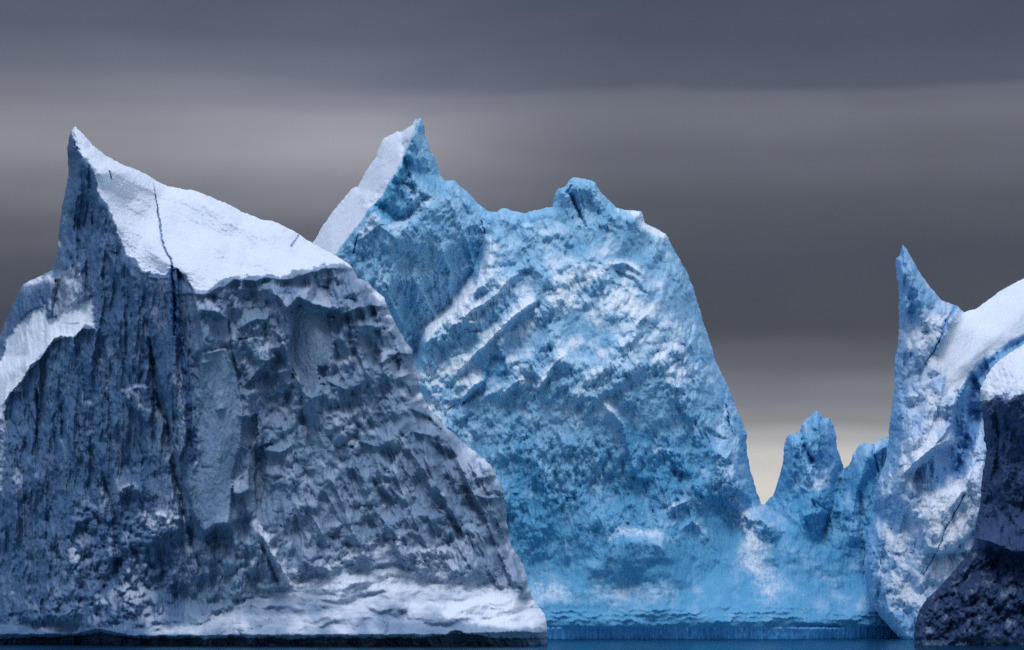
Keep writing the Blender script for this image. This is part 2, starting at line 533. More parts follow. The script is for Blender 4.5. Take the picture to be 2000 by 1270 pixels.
# ------------------------------------------------------------------ iceberg in front, left
FRONT_OUT = [(-150, 900), (-120, 780), (-60, 705), (-30, 690), (0, 655), (23, 598), (45, 555), (76, 541), (102, 528), (113, 485), (117, 432), (125, 386),
             (134, 345), (132, 288), (138, 256), (147, 247), (163, 263), (181, 284), (208, 305), (242, 322), (272, 333), (302, 350), (329, 365),
             (355, 368), (386, 374), (416, 386), (446, 400), (476, 415), (510, 428), (544, 436), (575, 452), (605, 471), (643, 494), (673, 509),
             (688, 522), (698, 543), (718, 551), (738, 571), (751, 582), (756, 599), (771, 629), (788, 662), (806, 685), (807, 705), (817, 738),
             (822, 768), (841, 801), (864, 827), (887, 847), (913, 870), (946, 896), (963, 913), (971, 936), (983, 952), (985, 974), (989, 999),
             (993, 1048), (1006, 1078), (1022, 1105), (1032, 1141), (1042, 1174), (1062, 1197), (1069, 1222), (1067, 1330), (-190, 1330), (-175, 1050)]
FRONT_RIM = [(138, 252), (150, 285), (163, 312), (187, 338), (189, 372), (205, 395), (222, 430), (236, 468), (243, 490), (262, 505), (280, 530),
             (322, 535), (334, 522), (344, 522), (362, 545), (378, 562), (405, 565), (425, 548), (455, 538), (480, 540), (510, 535), (545, 540), (565, 532),
             (590, 524), (640, 517), (668, 512), (685, 520)]
FRONT_SNOW = FRONT_RIM + [(640, 440), (500, 380), (330, 320), (200, 260), (147, 200), (130, 230)]
CRACK_A = [(299, 358), (301, 375), (305, 392), (307, 405), (311, 430), (314, 455), (317, 472), (324, 488), (332, 505), (335, 522)]
CRACK_B = [(335, 522), (338, 560), (341, 600), (340, 655)]
CRACK_C = [(583, 460), (576, 470), (568, 482)]
CRACK_D = [(214, 335), (217, 349)]


def front_depth(U, V, s):
    L = [
        [(-300, 200, 40), (147, 200, 16), (700, 200, 40), (1300, 200, 60)],
        [(147, 247, 16), (208, 305, 20), (272, 333, 23), (329, 365, 26), (416, 386, 28), (476, 415, 26), (544, 436, 23), (605, 471, 18), (643, 494, 14), (673, 509, 10)],
        [(p[0], p[1], d) for p, d in zip(FRONT_RIM[1:], (13, 11.5, 10.5, 9.5, 8.5, 7, 6, 5, 4, 2.2, 1, 1.2, 1.2, -.2, -1.8, -2.6, -1.5, -.4, 0, 0, .2, .8, 2, 4.2, 6, 8))],
        [(-300, 700, 50), (-120, 760, 34), (-20, 690, 24), (45, 560, 19), (110, 530, 16)],
        [(120, 420, 20), (128, 300, 20)],
        [(0, 740, 14), (60, 700, 11), (90, 690, 9.5), (165, 645, 6.5), (178, 630, 7)],
        [(200, 700, 4.5), (190, 900, 1), (150, 1120, -4), (160, 1200, -8)],
        [(338, 560, -1), (342, 700, -3.2), (372, 880, -6.5), (385, 1000, -9), (397, 1030, -9.6)],
        [(378, 580, -2.4), (400, 700, -4.8), (430, 880, -8), (445, 1015, -10.2)],
        [(460, 1040, -7.6), (400, 1050, -7.2)],
        [(480, 760, -2.6), (500, 1000, -6.2), (560, 1140, -11)],
        [(620, 660, -2), (640, 900, -5.4), (680, 1060, -9)],
        [(756, 599, 7), (806, 690, 8), (822, 768, 8), (887, 847, 8), (963, 913, 7), (985, 974, 6), (993, 1048, 5), (1022, 1105, 3.5), (1042, 1174, 1), (1066, 1210, -3), (1070, 1330, -3)],
        [(720, 640, 1), (780, 780, 1), (860, 920, 0), (930, 1010, 0), (970, 1130, -3)],
        [(0, 900, 9), (20, 1100, 5), (0, 1220, 2)],
        [(-190, 1330, 24), (-180, 1240, 24), (0, 1236, 0), (140, 1236, -4), (170, 1225, -9), (250, 1240, -13), (400, 1236, -15), (600, 1234, -19), (850, 1236, -20), (1000, 1234, -17), (1060, 1230, -8)],
        [(380, 1170, -9), (480, 1180, -11), (600, 1160, -13), (750, 1150, -13), (900, 1160, -11), (1010, 1170, -6)],
        [(-190, 1400, 24), (300, 1400, -12), (900, 1400, -17), (1300, 1400, 0)],
    ]
    dep = surface(U, V, L)
    dep = blur(dep, 3.2 * 1.5 / STEPX[0])
    fine = STEPX[0] < 3
    SN = region(U, V, FRONT_SNOW, 4, 15, 20, 11)
    # lower snow apron and left snow patch
    AP = region(U, V, [(470, 1190), (540, 1130), (640, 1110), (760, 1080), (860, 1110), (960, 1140), (1040, 1165), (1090, 1200), (1090, 1238), (500, 1242), (-60, 1236), (-60, 1216), (170, 1222), (380, 1212)], 26, 90, 60, 5)
    LP = region(U, V, [(-60, 860), (-20, 760), (2, 705), (20, 650), (30, 636), (55, 616), (88, 596), (94, 620), (108, 626), (120, 610), (150, 592), (182, 576), (184, 640), (165, 636), (142, 660), (118, 660), (100, 670), (85, 690), (70, 706), (50, 732), (44, 762), (20, 768), (-10, 830)], 5, 14, 20, 8)
    TOE = region(U, V, [(880, 1180), (960, 1168), (1045, 1172), (1080, 1200), (1075, 1225), (980, 1228), (860, 1205)], 8, 12, 20, 10)
    TR = region(U, V, [(150, 478), (160, 540), (170, 600), (120, 640), (95, 600), (112, 540), (135, 495)], 10, 20, 20, 9)
    wall = 1 - SN
    # warp
    wu = U + 14 * fbm(U / 60, V / 60, 4, 3); wv = V + 14 * fbm(U / 60, V / 60, 4, 5)
    lu = U + 14 * fbm(U / 48, V / 48, 5, 303, .6); lv = V + 14 * fbm(U / 48, V / 48, 5, 305, .6)     # broken lines
    rightT = sm(U, 330, 420)
    # flow of the flutes: upright at the left, leaning to the right flank
    k_ = .42 * sm(U, 480, 860)
    ac = wu - k_ * (wv - 900); al = wv
    UPR = region(U, V, [(450, 540), (690, 520), (760, 590), (810, 690), (830, 800), (700, 830), (560, 820), (470, 740)], 30, 30, 50, 2)
    RUB = region(U, V, [(140, 1010), (180, 960), (220, 1000), (235, 950), (265, 945), (290, 1000), (330, 1000), (345, 1070), (300, 1200), (60, 1215), (130, 1080)], 34, 70, 40, 6)
    SMO = region(U, V, [(580, 600), (600, 590), (625, 600), (632, 625), (650, 660), (648, 695), (638, 718), (622, 722), (625, 740), (610, 768), (600, 770), (585, 745), (570, 725), (563, 690), (572, 650)], 4, 8, 16, 2)
    SMO2 = region(U, V, [(395, 690), (440, 680), (462, 730), (475, 800), (470, 870), (455, 920), (450, 1000), (445, 1022), (420, 1025), (398, 1040), (372, 980), (384, 900), (384, 800)], 12, 10, 30, 4)
    SMO3 = region(U, V, [(346, 528), (362, 540), (376, 565), (386, 620), (392, 700), (380, 720), (362, 680), (352, 640)], 5, 5, 16, 4) \
        + region(U, V, [(292, 545), (330, 542), (336, 600), (342, 700), (310, 730), (296, 640)], 5, 5, 16, 4)
    calm = sm(fbm(U / 90, V / 130, 4, 41, .55), -.25, .25)
    am = (.25 + .5 * calm + .2 * UPR + .3 * RUB) * (1 - .85 * SMO) * (1 - .65 * SMO2) * (1 - .8 * np.clip(SMO3, 0, 1)) * (1 - .55 * AP)
    det = 2.4 * facets(ac / 90, al / 210, 21, .9, .8)
    det += UPR * (2.6 * cups(lu / 66, lv / 58, 36, 1.0, .7) + 1.1 * cups(wu / 32, wv / 30, 31, 1.1, .6)) * (1 - SMO)
    det += am * 1.9 * facets(ac / 24, al / 70, 51, 1.2, .9)
    det += am * 1.1 * facets(ac / 12, al / 26, 61, 1.3, .9)
    det += am * 1.2 * crag(ac / 18, al / 40, 66)
    det += am * .36 * facets(wu / 6, wv / 9, 81, 1.3, .9)
    det += RUB * (.8 * facets(wu / 13, wv / 18, 83, 1.4, .9) + .4 * facets(wu / 7, wv / 7, 84, 1.4, .9))
    det += .30 * fbm(ac / 4.5, al / 12, 3, 91, .6)
    LOWR = sm(V + .5 * (U - 700), 820, 960) * rightT
    det += (2.6 * (1 - rightT) * (1 - .5 * RUB) * crag(ac / 24, al / 260, 101, 4) + 2.6 * LOWR * (1 - .5 * AP) * (1 - SMO2) * crag(ac / 34, al / 200, 102, 4))
    det += (.6 * (1 - rightT) + .35 * LOWR * (1 - SMO2)) * crag(ac / 9, al / 90, 103, 3)
    det += rightT * (1 - SMO2) * (1 - SMO) * (1 - AP) * (1.7 * facets(lu / 30, lv / 34, 104, 1.3, .9) + 1.0 * facets(wu / 14, wv / 15, 105, 1.4, .9)) * sm(fbm(U / 70, V / 70, 3, 106), -.3, .3)
    # snow: drifted, soft
    sx = U * .85 + V * .52; sy = V * .85 - U * .52
    soft = 6.0 * fbm(sx / 130, sy / 70, 3, 111, .35) + .35 * fbm(sx / 30, sy / 9, 4, 113, .6) + .22 * fbm(U / 9, V / 6, 4, 118, .6) - 1.2 * np.exp(-(pdist(sx, sy, [(430, 215), (520, 225)])[0] / 26) ** 2) + .2 * fbm(U / 6, V / 5, 3, 117)
    ap_soft = 3.4 * fbm(lu / 90 + V / 160, lv / 34, 3, 121, .45) + 1.6 * facets(lu / 60 + .4 * V / 30, lv / 30, 131, 1, .8) + .45 * fbm(wu / 18, wv / 14, 4, 133, .6)
    rel = det * wall * (1 - .72 * AP) + soft * 1.5 * SN + ap_soft * AP
    rel *= 1 - .5 * LP * wall
    # authored features
    rel += ledge(lu, lv, [(375, 575), (410, 572), (455, 548), (510, 545), (560, 545), (640, 524), (690, 524)], 1.4, 9, under=4)
    rel += ledge(lu, lv, [(530, 575), (545, 580), (560, 600), (578, 580), (600, 590), (618, 598), (632, 602), (650, 604), (675, 610), (700, 602), (718, 612)], 3.2, 26, 14, under=6, wob=5)
    for L_, a_, u_ in (([(398, 604), (425, 610), (449, 622)], 2.0, 18), ([(466, 640), (485, 630), (500, 625), (526, 626)], 2.2, 22), ([(478, 752), (500, 728), (525, 702), (544, 692)], 2.6, 28),
                       ([(392, 710), (412, 706)], 1.0, 8), ([(705, 636), (725, 640), (748, 646)], 1.4, 14), ([(425, 800), (440, 798)], 1.0, 8),
                       ([(470, 812), (492, 815)], 1.6, 10), ([(520, 880), (545, 884), (570, 872)], 1.2, 12), ([(500, 705), (530, 702)], 1.2, 12),
                       ([(545, 730), (566, 724)], 1.4, 10), ([(640, 745), (672, 760), (700, 752)], 1.2, 12), ([(760, 728), (782, 738), (800, 730)], 1.4, 10),
                       ([(700, 862), (735, 872), (765, 860)], 1.2, 14), ([(742, 706), (765, 692), (790, 690), (812, 692)], 2.8, 20), ([(930, 935), (955, 930), (972, 926)], 1.4, 10),
                       ([(928, 968), (955, 975), (986, 966)], 2.2, 16), ([(395, 1036), (402, 1044), (420, 1027), (450, 1024)], 2.2, 22), ([(455, 966), (488, 958)], 2.0, 14),
                       ([(700, 601), (730, 596), (757, 602)], 2.2, 14), ([(812, 842), (840, 850), (862, 848)], 1.8, 14)):
        rel += ledge(lu, lv, L_, a_, u_, 7, under=4, wob=4, seed=int(a_ * 31))
    rel += ledge(lu, lv, [(5, 790), (30, 760), (50, 730), (85, 690), (100, 668), (118, 656), (142, 660), (160, 640), (184, 640)], 2.4, 14, 8, wob=8)
    C = lambda pts, a, l=8, r_=8, j=4, sd=0: crest(rel, U, V, pts, a, l, r_, j, sd)
    PL = lambda pts, a, f=2.5, j=5, sd=0, gu=0., gv=0.: plate(rel, U, V, pts, a, f, j, sd, gu, gv)
    # upright channels and slabs round the crack
    C([(282, 584), (285, 633), (296, 683), (300, 733), (304, 768), (311, 803), (328, 824), (330, 871), (340, 932), (352, 965), (359, 1012), (373, 1046), (374, 1100)], -2.7, 7, 9)
    PL([(292, 540), (332, 540), (338, 600), (345, 660), (345, 720), (360, 800), (365, 860), (350, 900), (338, 860), (325, 800), (310, 740), (300, 690), (291, 620)], 1.5)
    PL([(346, 528), (362, 540), (376, 565), (386, 620), (392, 700), (392, 760), (378, 740), (362, 690), (352, 640)], -1.0, gu=.03)
    C([(377, 570), (388, 612), (396, 652), (404, 692)], 1.8, 5, 12)
    PL([(395, 690), (440, 680), (462, 730), (475, 800), (470, 870), (455, 920), (450, 1000), (447, 1022), (420, 1025), (398, 1042), (380, 1015), (372, 980), (362, 950), (372, 920), (384, 900), (384, 800)], 2.0, 3, 6)
    PL([(455, 940), (485, 915), (488, 955), (470, 966), (455, 965)], 1.6)
    PL([(474, 820), (500, 810), (505, 850), (488, 880), (475, 870)], -1.4)
    PL([(500, 880), (512, 870), (520, 900), (515, 960), (503, 1000), (497, 940)], -1.6)
    C([(444, 575), (447, 640), (451, 680), (460, 720), (470, 755)], -1.1, 1.6, 1.6, 3)
    C([(168, 470), (169, 582)], -1.8, 2, 3, 3); C([(72, 755), (73, 820), (70, 905)], -2.6, 3, 6, 3); C([(246, 620), (247, 705)], -1.4, 1.5, 2, 2)
    C([(120, 790), (122, 868)], -1.6, 2, 4, 3); C([(205, 700), (214, 800), (216, 900)], -1.6, 4, 5); C([(160, 700), (168, 800), (160, 900)], -1.4, 4, 8)
    C([(104, 620), (112, 560), (106, 545)], -1.8, 6, 3)
    C([(200, 400), (206, 470), (196, 540), (204, 580), (192, 640), (180, 700), (178, 760)], 2.0, 9, 5)
    C([(222, 605), (222, 660), (206, 725)], 1.6, 5, 12); C([(150, 300), (152, 380), (148, 450)], 1.2, 6, 6); C([(172, 320), (180, 400), (182, 480)], -1.4, 4, 6)
    C([(190, 370), (196, 430), (215, 500), (240, 560)], 1.6, 8, 8); C([(232, 480), (258, 540), (270, 620), (262, 700)], 1.5, 10, 8)
    C([(130, 470), (150, 520), (170, 590)], 1.6, 12, 6)
    PL([(50, 715), (78, 700), (80, 755), (72, 830), (58, 800)], 1.2)
    C([(128, 820), (140, 880), (160, 900)], 1.4, 5, 9); C([(25, 900), (35, 980), (30, 1080)], 1.6, 6, 12); C([(90, 900), (96, 1000), (86, 1090)], -1.4, 5, 5)
    C([(200, 925), (212, 970), (226, 1012), (230, 1100)], -2.6, 8, 6)
    C([(226, 1010), (236, 955), (262, 946), (276, 975)], 2.0, 7, 10)
    PL([(240, 765), (262, 752), (290, 756), (300, 800), (290, 830), (262, 800), (250, 790)], 1.6, 4, 8)
    C([(497, 1008), (506, 1036), (530, 1076), (556, 1120), (574, 1152)], 2.6, 14, 8, 5)
    C([(508, 1060), (530, 1110), (548, 1150)], -1.8, 5, 7)
    # upper right: hollows, smooth break and ridges
    PL([(580, 598), (600, 588), (625, 600), (632, 625), (650, 660), (648, 695), (638, 718), (622, 722), (625, 740), (610, 768), (600, 770), (585, 745), (570, 725), (563, 690), (572, 650)], -1.1, 3, 5, gu=.012)
    PL([(622, 716), (642, 720), (642, 735), (624, 740)], -1.2, 4, 9)
    C([(532, 640), (550, 662), (570, 712), (600, 768), (618, 800)], 1.8, 14, 4)
    C([(680, 530), (700, 560), (711, 598), (716, 612)], 1.6, 12, 5); PL([(714, 594), (729, 594), (737, 632), (716, 632)], -1.2, 4, 8)
    C([(734, 605), (752, 640), (766, 690)], 1.8, 12, 7); PL([(757, 694), (782, 702), (776, 732), (760, 730)], -1.4, 4, 9)
    C([(680, 668), (684, 700), (692, 745)], 1.4, 8, 5); C([(705, 705), (724, 745), (728, 765)], 1.4, 5, 8); C([(650, 700), (668, 735), (690, 760)], 1.3, 8, 5)
    PL([(690, 655), (760, 640), (780, 690), (742, 722), (712, 706)], -1.3, 5, 12)
    # right flank: long leaning ridges
    C([(830, 852), (833, 900), (855, 953), (874, 982), (888, 1008), (912, 1050)], 2.6, 10, 6)
    C([(786, 856), (817, 903), (836, 930), (850, 975)], 2.0, 10, 6)
    C([(886, 881), (902, 915), (918, 953), (946, 1000), (962, 1048), (981, 1095), (1006, 1149)], 2.6, 10, 7)
    C([(908, 890), (931, 928), (946, 969), (964, 1010)], 2.0, 7, 6)
    C([(960, 985), (985, 1050), (1010, 1120), (1028, 1160)], 1.8, 8, 6)
    C([(870, 1010), (900, 1075), (930, 1120)], 1.6, 9, 6); C([(760, 900), (790, 970), (830, 1060), (852, 1100)], 1.8, 9, 6)
    C([(690, 880), (712, 950), (748, 1030)], 1.5, 8, 6); C([(640, 920), (668, 980), (690, 1040), (716, 1088)], 1.5, 8, 6); C([(590, 950), (612, 1010), (650, 1080)], 1.5, 8, 6)
    PL([(845, 868), (886, 886), (908, 932), (928, 980), (940, 1004), (892, 988), (862, 940)], -2.6, 9, 6)
    PL([(805, 803), (838, 815), (868, 846), (845, 850), (820, 840)], -2.4, 4, 4)
    PL([(935, 900), (958, 906), (968, 930), (984, 952), (984, 964), (950, 962), (940, 935)], 1.2, 4, 6)
    # rounded toe above the water and its undercut
    toe = ledge(U, V, [(-200, 1240), (150, 1238), (190, 1228), (260, 1242), (500, 1240), (700, 1240), (900, 1238), (1000, 1234), (1075, 1236)], 2.2, 10, 5, under=3, wob=5)
    rel += toe
    vb = 1246 - 14 * np.exp(-((U - 890) / 38) ** 2) - 9 * np.exp(-((U - 190) / 60) ** 2) + 5 * fbm(U / 12, V * 0 + 4, 3, 144, .6) + 12 * fbm(U / 60, V * 0, 5, 7, .6)
    rel -= 2.0 * sm(V, vb - 2, vb + 5)
    jag = 7 * fbm(V / 16, V * 0 + .5, 4, 301, .7)
    ck, _ = pdist(U + jag, V, CRACK_A)
    ck_w = np.interp(V, [358, 400, 420, 522], [.2, .5, 1.2, 1.6])
    cb, _ = pdist(U + jag, V, CRACK_B)
    cc, _ = pdist(U, V, CRACK_C); cd, _ = pdist(U, V, CRACK_D)
    cut = 1.4 * sm(-(ck - ck_w), -1, .8) + 1.9 * sm(-(cb - 1.4), -1.2, 1) + 1.0 * sm(-(cc - 1.0), -1, .8) + .8 * sm(-(cd - .8), -1, .8)
    groove = ridge(U, V, [(339, 530), (342, 600), (352, 700)], 1.6, 9)
    rel -= cut + groove
    dep = dep - rel
    up, _x = upness(U, V, 300, dep, 1.6 * 1.5 / STEPX[0])
    up2, _x = upness(U, V, 300, dep, 6 * 1.5 / STEPX[0])
    R = SN * (.82 + .55 * fbm(U * .012 + V * .007, V * .03 - U * .016, 5, 141, .6) + .3 * fbm(U / 40, V / 30, 4, 142)) + LP * (.9 + .5 * fbm(U / 26, V / 34, 5, 143, .6)) * sm(up2, -.5, .2) + AP * (.20 + .8 * fbm(lu / 70, lv / 26, 5, 135, .6)) * sm(up2, -.5, .4) + .6 * TOE + .3 * TR
    R += .45 * sm(up, .25, .85) * sm(U * 0 + fbm(U / 80, V / 80, 4, 19), -.25, .3)
    R += .06 * rightT * (1 - SN) + .14 * SMO + .12 * RUB * sm(up, -.1, .6)
    streak(R, U, V, [(345, 730), (350, 790), (358, 850)], .5, 11, 1); streak(R, U, V, [(250, 770), (268, 764), (286, 800)], .45, 12, 2)
    streak(R, U, V, [(232, 960), (262, 950)], .5, 8, 3); streak(R, U, V, [(420, 1012), (446, 1012)], .25, 10, 4); streak(R, U, V, [(462, 955), (484, 930)], .3, 10, 5)
    streak(R, U, V, [(497, 1015), (520, 1060), (560, 1130)], .45, 11, 6); streak(R, U, V, [(130, 640), (150, 560), (150, 490)], .3, 16, 7)
    streak(R, U, V, [(280, 1010), (330, 1020)], .4, 20, 8); streak(R, U, V, [(60, 548), (100, 545)], .55, 12, 9); streak(R, U, V, [(740, 575), (756, 590)], .8, 6, 10)
    streak(R, U, V, [(640, 1110), (760, 1060), (870, 1110)], .35, 26, 11); streak(R, U, V, [(560, 1130), (700, 1150), (820, 1130), (960, 1160)], .4, 22, 12)
    streak(R, U, V, [(2, 720), (6, 800), (0, 960)], .6, 7, 13)
    R += .35 * sm(-s, -16, -3) * sm(up2, -.2, .5)
    R -= .5 * region(U, V, [(120, 200), (150, 290), (190, 380), (235, 480), (250, 620), (200, 660), (150, 520), (110, 520)], 14)
    R -= (.9 - .9 * sm(fbm(U / 45, V / 2.6, 4, 137, .6), .05, .4)) * sm(V, vb, vb + 4)
    G = .55 + .4 * (1 - sm(U, 250, 520)) - .35 * rightT + .8 * fbm(U / 50, V / 120, 4, 23)
    bl = np.exp(-(pdist(U, V, [(352, 640), (366, 780), (374, 900)])[0] / 7) ** 2) + np.exp(-(pdist(U, V, [(340, 535), (345, 640)])[0] / 9) ** 2)
    bl += .6 * np.exp(-(pdist(U, V, [(70, 760), (72, 900)])[0] / 4) ** 2) + .5 * np.exp(-(pdist(U, V, [(120, 780), (122, 850)])[0] / 4) ** 2)
    R -= .35 * bl
    R += .22 * region(U, V, [(288, 545), (330, 545), (334, 640), (320, 680), (296, 640)], 6, 8, 14, 3) + .3 * np.exp(-(pdist(U, V, [(352, 690), (362, 790), (372, 900)])[0] / 6) ** 2)
    G += bl * .9
    crk = (ck < ck_w + .3) | (cb < 1.7)
    B = .55 * bl * sm(fbm(U / 20, V / 40, 3, 77), -.5, .3)
    att = np.dstack([np.clip(R, 0, 1.3), np.clip(G, 0, 1), np.clip(B, 0, 1)])
    pid = np.zeros(U.shape, int)
    pid[SN > .5] = 1
    pid[(LP > .5)] = 2
    pid[(AP > .5) & (V < vb) & (SN < .5)] = 3
    pid[V >= vb] = 4
    pid[inside(U, V, [(100, 200), (180, 200), (210, 380), (240, 470), (225, 500), (110, 520)]) & (SN <= .5)] = 6
    pid[crk] = 5
    pid[cc < 1.5] = 7
    pid[cd < 1.3] = 8
    return dep, att, pid


r1 = empty('iceberg', 'nearer grey white iceberg with smooth snow slope split by a dark crack', 'iceberg', (-22, 305, 0))
build_berg(r1, (-200, 1080, 240, 1300), FRONT_OUT, front_depth, 300, 46,
           [('ice_wall', M_front, None), ('snow_slope', M_snow, None), ('snow_patch', M_front, None), ('snow_apron', M_front, None),
            ('waterline_band', M_wet, None), ('crack', M_crack, 'long dark crack through the snow slope'), ('horn', M_front, None), ('crack', M_crack, 'short thin crack'), ('crack', M_crack, 'short thin crack')], seed=1, rag=(3.2, 18), back_mat=M_front)

# ------------------------------------------------------------------ blue iceberg behind
BLUE_OUT = [(560, 560), (600, 490), (614, 470), (636, 432), (664, 396), (686, 370), (694, 364), (698, 366), (716, 332), (734, 306), (740, 288), (750, 270), (776, 256),
            (784, 257), (804, 244), (812, 232), (822, 230), (828, 244), (830, 264), (840, 292), (854, 320), (860, 344), (870, 354), (880, 352),
            (888, 353), (896, 362), (916, 378), (932, 396), (952, 412), (970, 415), (980, 406), (990, 408), (1000, 413), (1024, 416), (1044, 411),
            (1064, 406), (1078, 404), (1084, 380), (1090, 368), (1104, 364), (1112, 352), (1120, 346), (1156, 352), (1164, 358), (1172, 374),
            (1192, 394), (1204, 405), (1220, 410), (1240, 411), (1254, 414), (1260, 436), (1280, 446), (1300, 456), (1312, 480), (1340, 528),
            (1356, 568), (1372, 624), (1388, 672), (1399, 708), (1409, 727), (1430, 776), (1459, 848), (1458, 880), (1465, 915), (1477, 956),
            (1487, 985), (1494, 987), (1497, 979), (1510, 969), (1522, 931), (1530, 896), (1532, 864), (1538, 851), (1552, 846), (1562, 845),
            (1565, 829), (1579, 815), (1595, 802), (1607, 815), (1620, 816), (1628, 831), (1634, 855), (1634, 874), (1642, 896), (1648, 916),
            (1658, 910), (1668, 884), (1680, 868), (1691, 864), (1703, 868), (1715, 861), (1735, 853), (1790, 840), (1900, 860), (1960, 960), (2000, 1330), (540, 1330), (520, 800)]
SRIM = [(640, 510), (650, 500), (680, 462), (712, 422), (722, 404), (748, 380), (752, 368), (776, 330), (790, 300), (806, 262), (816, 236)]
BSNOW = SRIM + [(800, 215), (740, 240), (660, 350), (590, 460), (600, 520)]


def blue_depth(U, V, s):
    L = [
        [(400, 200, 40), (820, 190, 20), (1300, 200, 40), (2100, 200, 40)],
        [(600, 485, 36), (636, 432, 32), (694, 364, 28), (740, 288, 25), (780, 257, 20), (812, 232, 10)],
        [(a, b, d) for (a, b), d in zip(SRIM, (2, 2, 1.6, 1, 0, 1, 1.6, 3, 4, 5, 7))],
        [(822, 232, 8), (840, 292, 10), (860, 344, 10), (888, 353, 9), (932, 396, 9), (955, 415, 10)],
        [(955, 420, 8), (945, 470, 9), (935, 510, 9), (905, 560, 8), (870, 610, 8), (835, 640, 8), (818, 680, 8), (800, 760, 4)],
        [(760, 480, -3), (760, 560, -2), (780, 640, 2)],
        [(850, 400, 2), (870, 470, 1), (860, 540, 2)],
        [(975, 420, 3), (958, 490, 0), (950, 540, -2), (900, 600, -3), (850, 640, -3), (828, 662, -3), (824, 740, -5), (850, 800, -8), (900, 860, -12)],
        [(1064, 408, 6), (1120, 348, 5), (1160, 354, 6), (1204, 405, 7), (1254, 415, 8), (1300, 458, 12)],
        [(1000, 520, -1), (1080, 540, -4), (1180, 540, -5), (1250, 560, -3)],
        [(1000, 700, -9), (1100, 700, -12), (1200, 700, -12), (1300, 720, -8)],
        [(1312, 480, 14), (1356, 568, 15), (1399, 708, 14), (1430, 776, 12), (1459, 860, 11), (1477, 956, 12), (1487, 985, 12)],
        [(1300, 560, 2), (1340, 700, 0), (1390, 850, -3), (1420, 900, -4), (1450, 1000, -4)],
        [(950, 1000, -16), (1100, 950, -17), (1220, 960, -15), (1320, 1000, -12)],
        [(1500, 985, 9), (1535, 860, 9), (1595, 802, 8), (1630, 840, 9), (1648, 916, 9), (1690, 866, 6), (1760, 850, 8)],
        [(1580, 870, 2), (1590, 960, -1), (1560, 1040, -5)],
        [(1690, 900, 1), (1660, 1000, 0), (1660, 1100, -6)],
        [(950, 1120, -19), (1060, 1130, -20), (1200, 1060, -22), (1290, 1060, -21), (1400, 1110, -15), (1550, 1120, -12), (1680, 1150, -10)],
        [(900, 1190, -24), (1100, 1195, -28), (1300, 1190, -28), (1500, 1190, -24), (1700, 1190, -16), (1800, 1190, -10)],
        [(500, 1215, 0), (900, 1216, -26), (1100, 1218, -30), (1400, 1214, -29), (1600, 1214, -25), (1720, 1220, -17), (1900, 1210, -8)],
        [(500, 1400, 0), (1100, 1400, -27), (1500, 1400, -25), (2100, 1400, 0)],
        [(500, 700, 20), (600, 900, 0)],
    ]
    dep = surface(U, V, L)
    q = 1.5 / STEPX[0]
    dep = blur(dep, 3.0 * q)
    SN = region(U, V, BSNOW, 3, 4, 20, 12)
    wu = U + 16 * fbm(U / 70, V / 70, 4, 203); wv = V + 16 * fbm(U / 70, V / 70, 4, 205)
    # chaos of the centre leans from lower left to upper right
    ang = math.radians(38)
    mid = region(U, V, [(960, 420), (1250, 480), (1360, 700), (1300, 860), (1000, 800), (830, 860), (820, 650)], 60)
    cu = wu * math.cos(ang) + wv * -math.sin(ang); cv = wu * math.sin(ang) + wv * math.cos(ang)
    low = sm(V, 1000, 1150)
    lftw = region(U, V, [(640, 500), (720, 420), (830, 360), (940, 420), (930, 520), (820, 650), (800, 800), (700, 700)], 20)
    am = (.30 + .75 * sm(fbm(U / 100, V / 110, 4, 241, .55), -.3, .3)) * (1 - .75 * low) * (1 - .1 * lftw)
    SMB = region(U, V, [(1100, 600), (1170, 590), (1200, 680), (1170, 720), (1110, 700)], 16, 14, 30, 3) + region(U, V, [(980, 640), (1040, 610), (1070, 650), (1040, 690), (985, 700)], 10, 12, 30, 4)
    am = am * (1 - .6 * np.clip(SMB, 0, 1))
    lb = wu - .12 * (wv - 800)
    det = 3.0 * facets(wu / 120, wv / 190, 221, .9, .8) * (1 - .5 * low)
    det += 1.3 * facets((cu + 30 * fbm(U / 40, V / 40, 3, 226)) / 95, (cv + 26 * fbm(U / 36, V / 36, 4, 227)) / 44, 225, 1.1, .9) * mid
    det += am * 2.0 * facets(wu / 42, wv / 80, 231, 1.0, .9)
    det += am * 1.5 * (facets(cu / 34, cv / 18, 235, 1.2, .9) * mid + facets(lb / 17, wv / 44, 236, 1.2, .9) * (1 - mid))
    det += am * 1.9 * crag(lb / 22, wv / 52, 266)
    det += (.1 + am) * .9 * facets(wu / 10, wv / 16, 251, 1.3, .9)
    det += (.25 + am) * 1.0 * crag(lb / 9, wv / 34, 261, 4)
    det += am * .34 * facets(wu / 5.5, wv / 8, 271, 1.3, .9)
    det += 1.6 * (1 - mid) * (1 - lftw) * (1 - .6 * low) * crag(lb / 34, wv / 190, 267, 4)
    det += lftw * (1.0 * facets(lb / 26, wv / 50, 282, 1.2, .9) + .8 * crag((wu + .7 * wv) / 16, (wv - .7 * wu) / 60, 283, 4))
    det += .22 * fbm(U / 5, V / 8, 3, 281)
    soft = 4.5 * fbm(U / 120, V / 80, 4, 291, .5) + .3 * fbm(U / 5, V / 60, 3, 293) + 1.0 * fbm(U / 34, V / 40, 4, 295, .6)
    rel = det * (1 - SN) * (1 - .55 * low) + soft * low * .8 + SN * (.7 * fbm(cu / 60, cv / 10, 4, 297) + .2 * fbm(U / 6, V / 6, 3, 299))
    # authored
    bu = U + 34 * fbm(U / 50, V / 50, 5, 303, .6); bv = V + 34 * fbm(U / 50, V / 50, 5, 305, .6)
    C = lambda pts, a, l=8, r_=8, j=6, sd=0: crest(rel, U, V, pts, a, l, r_, j, sd)
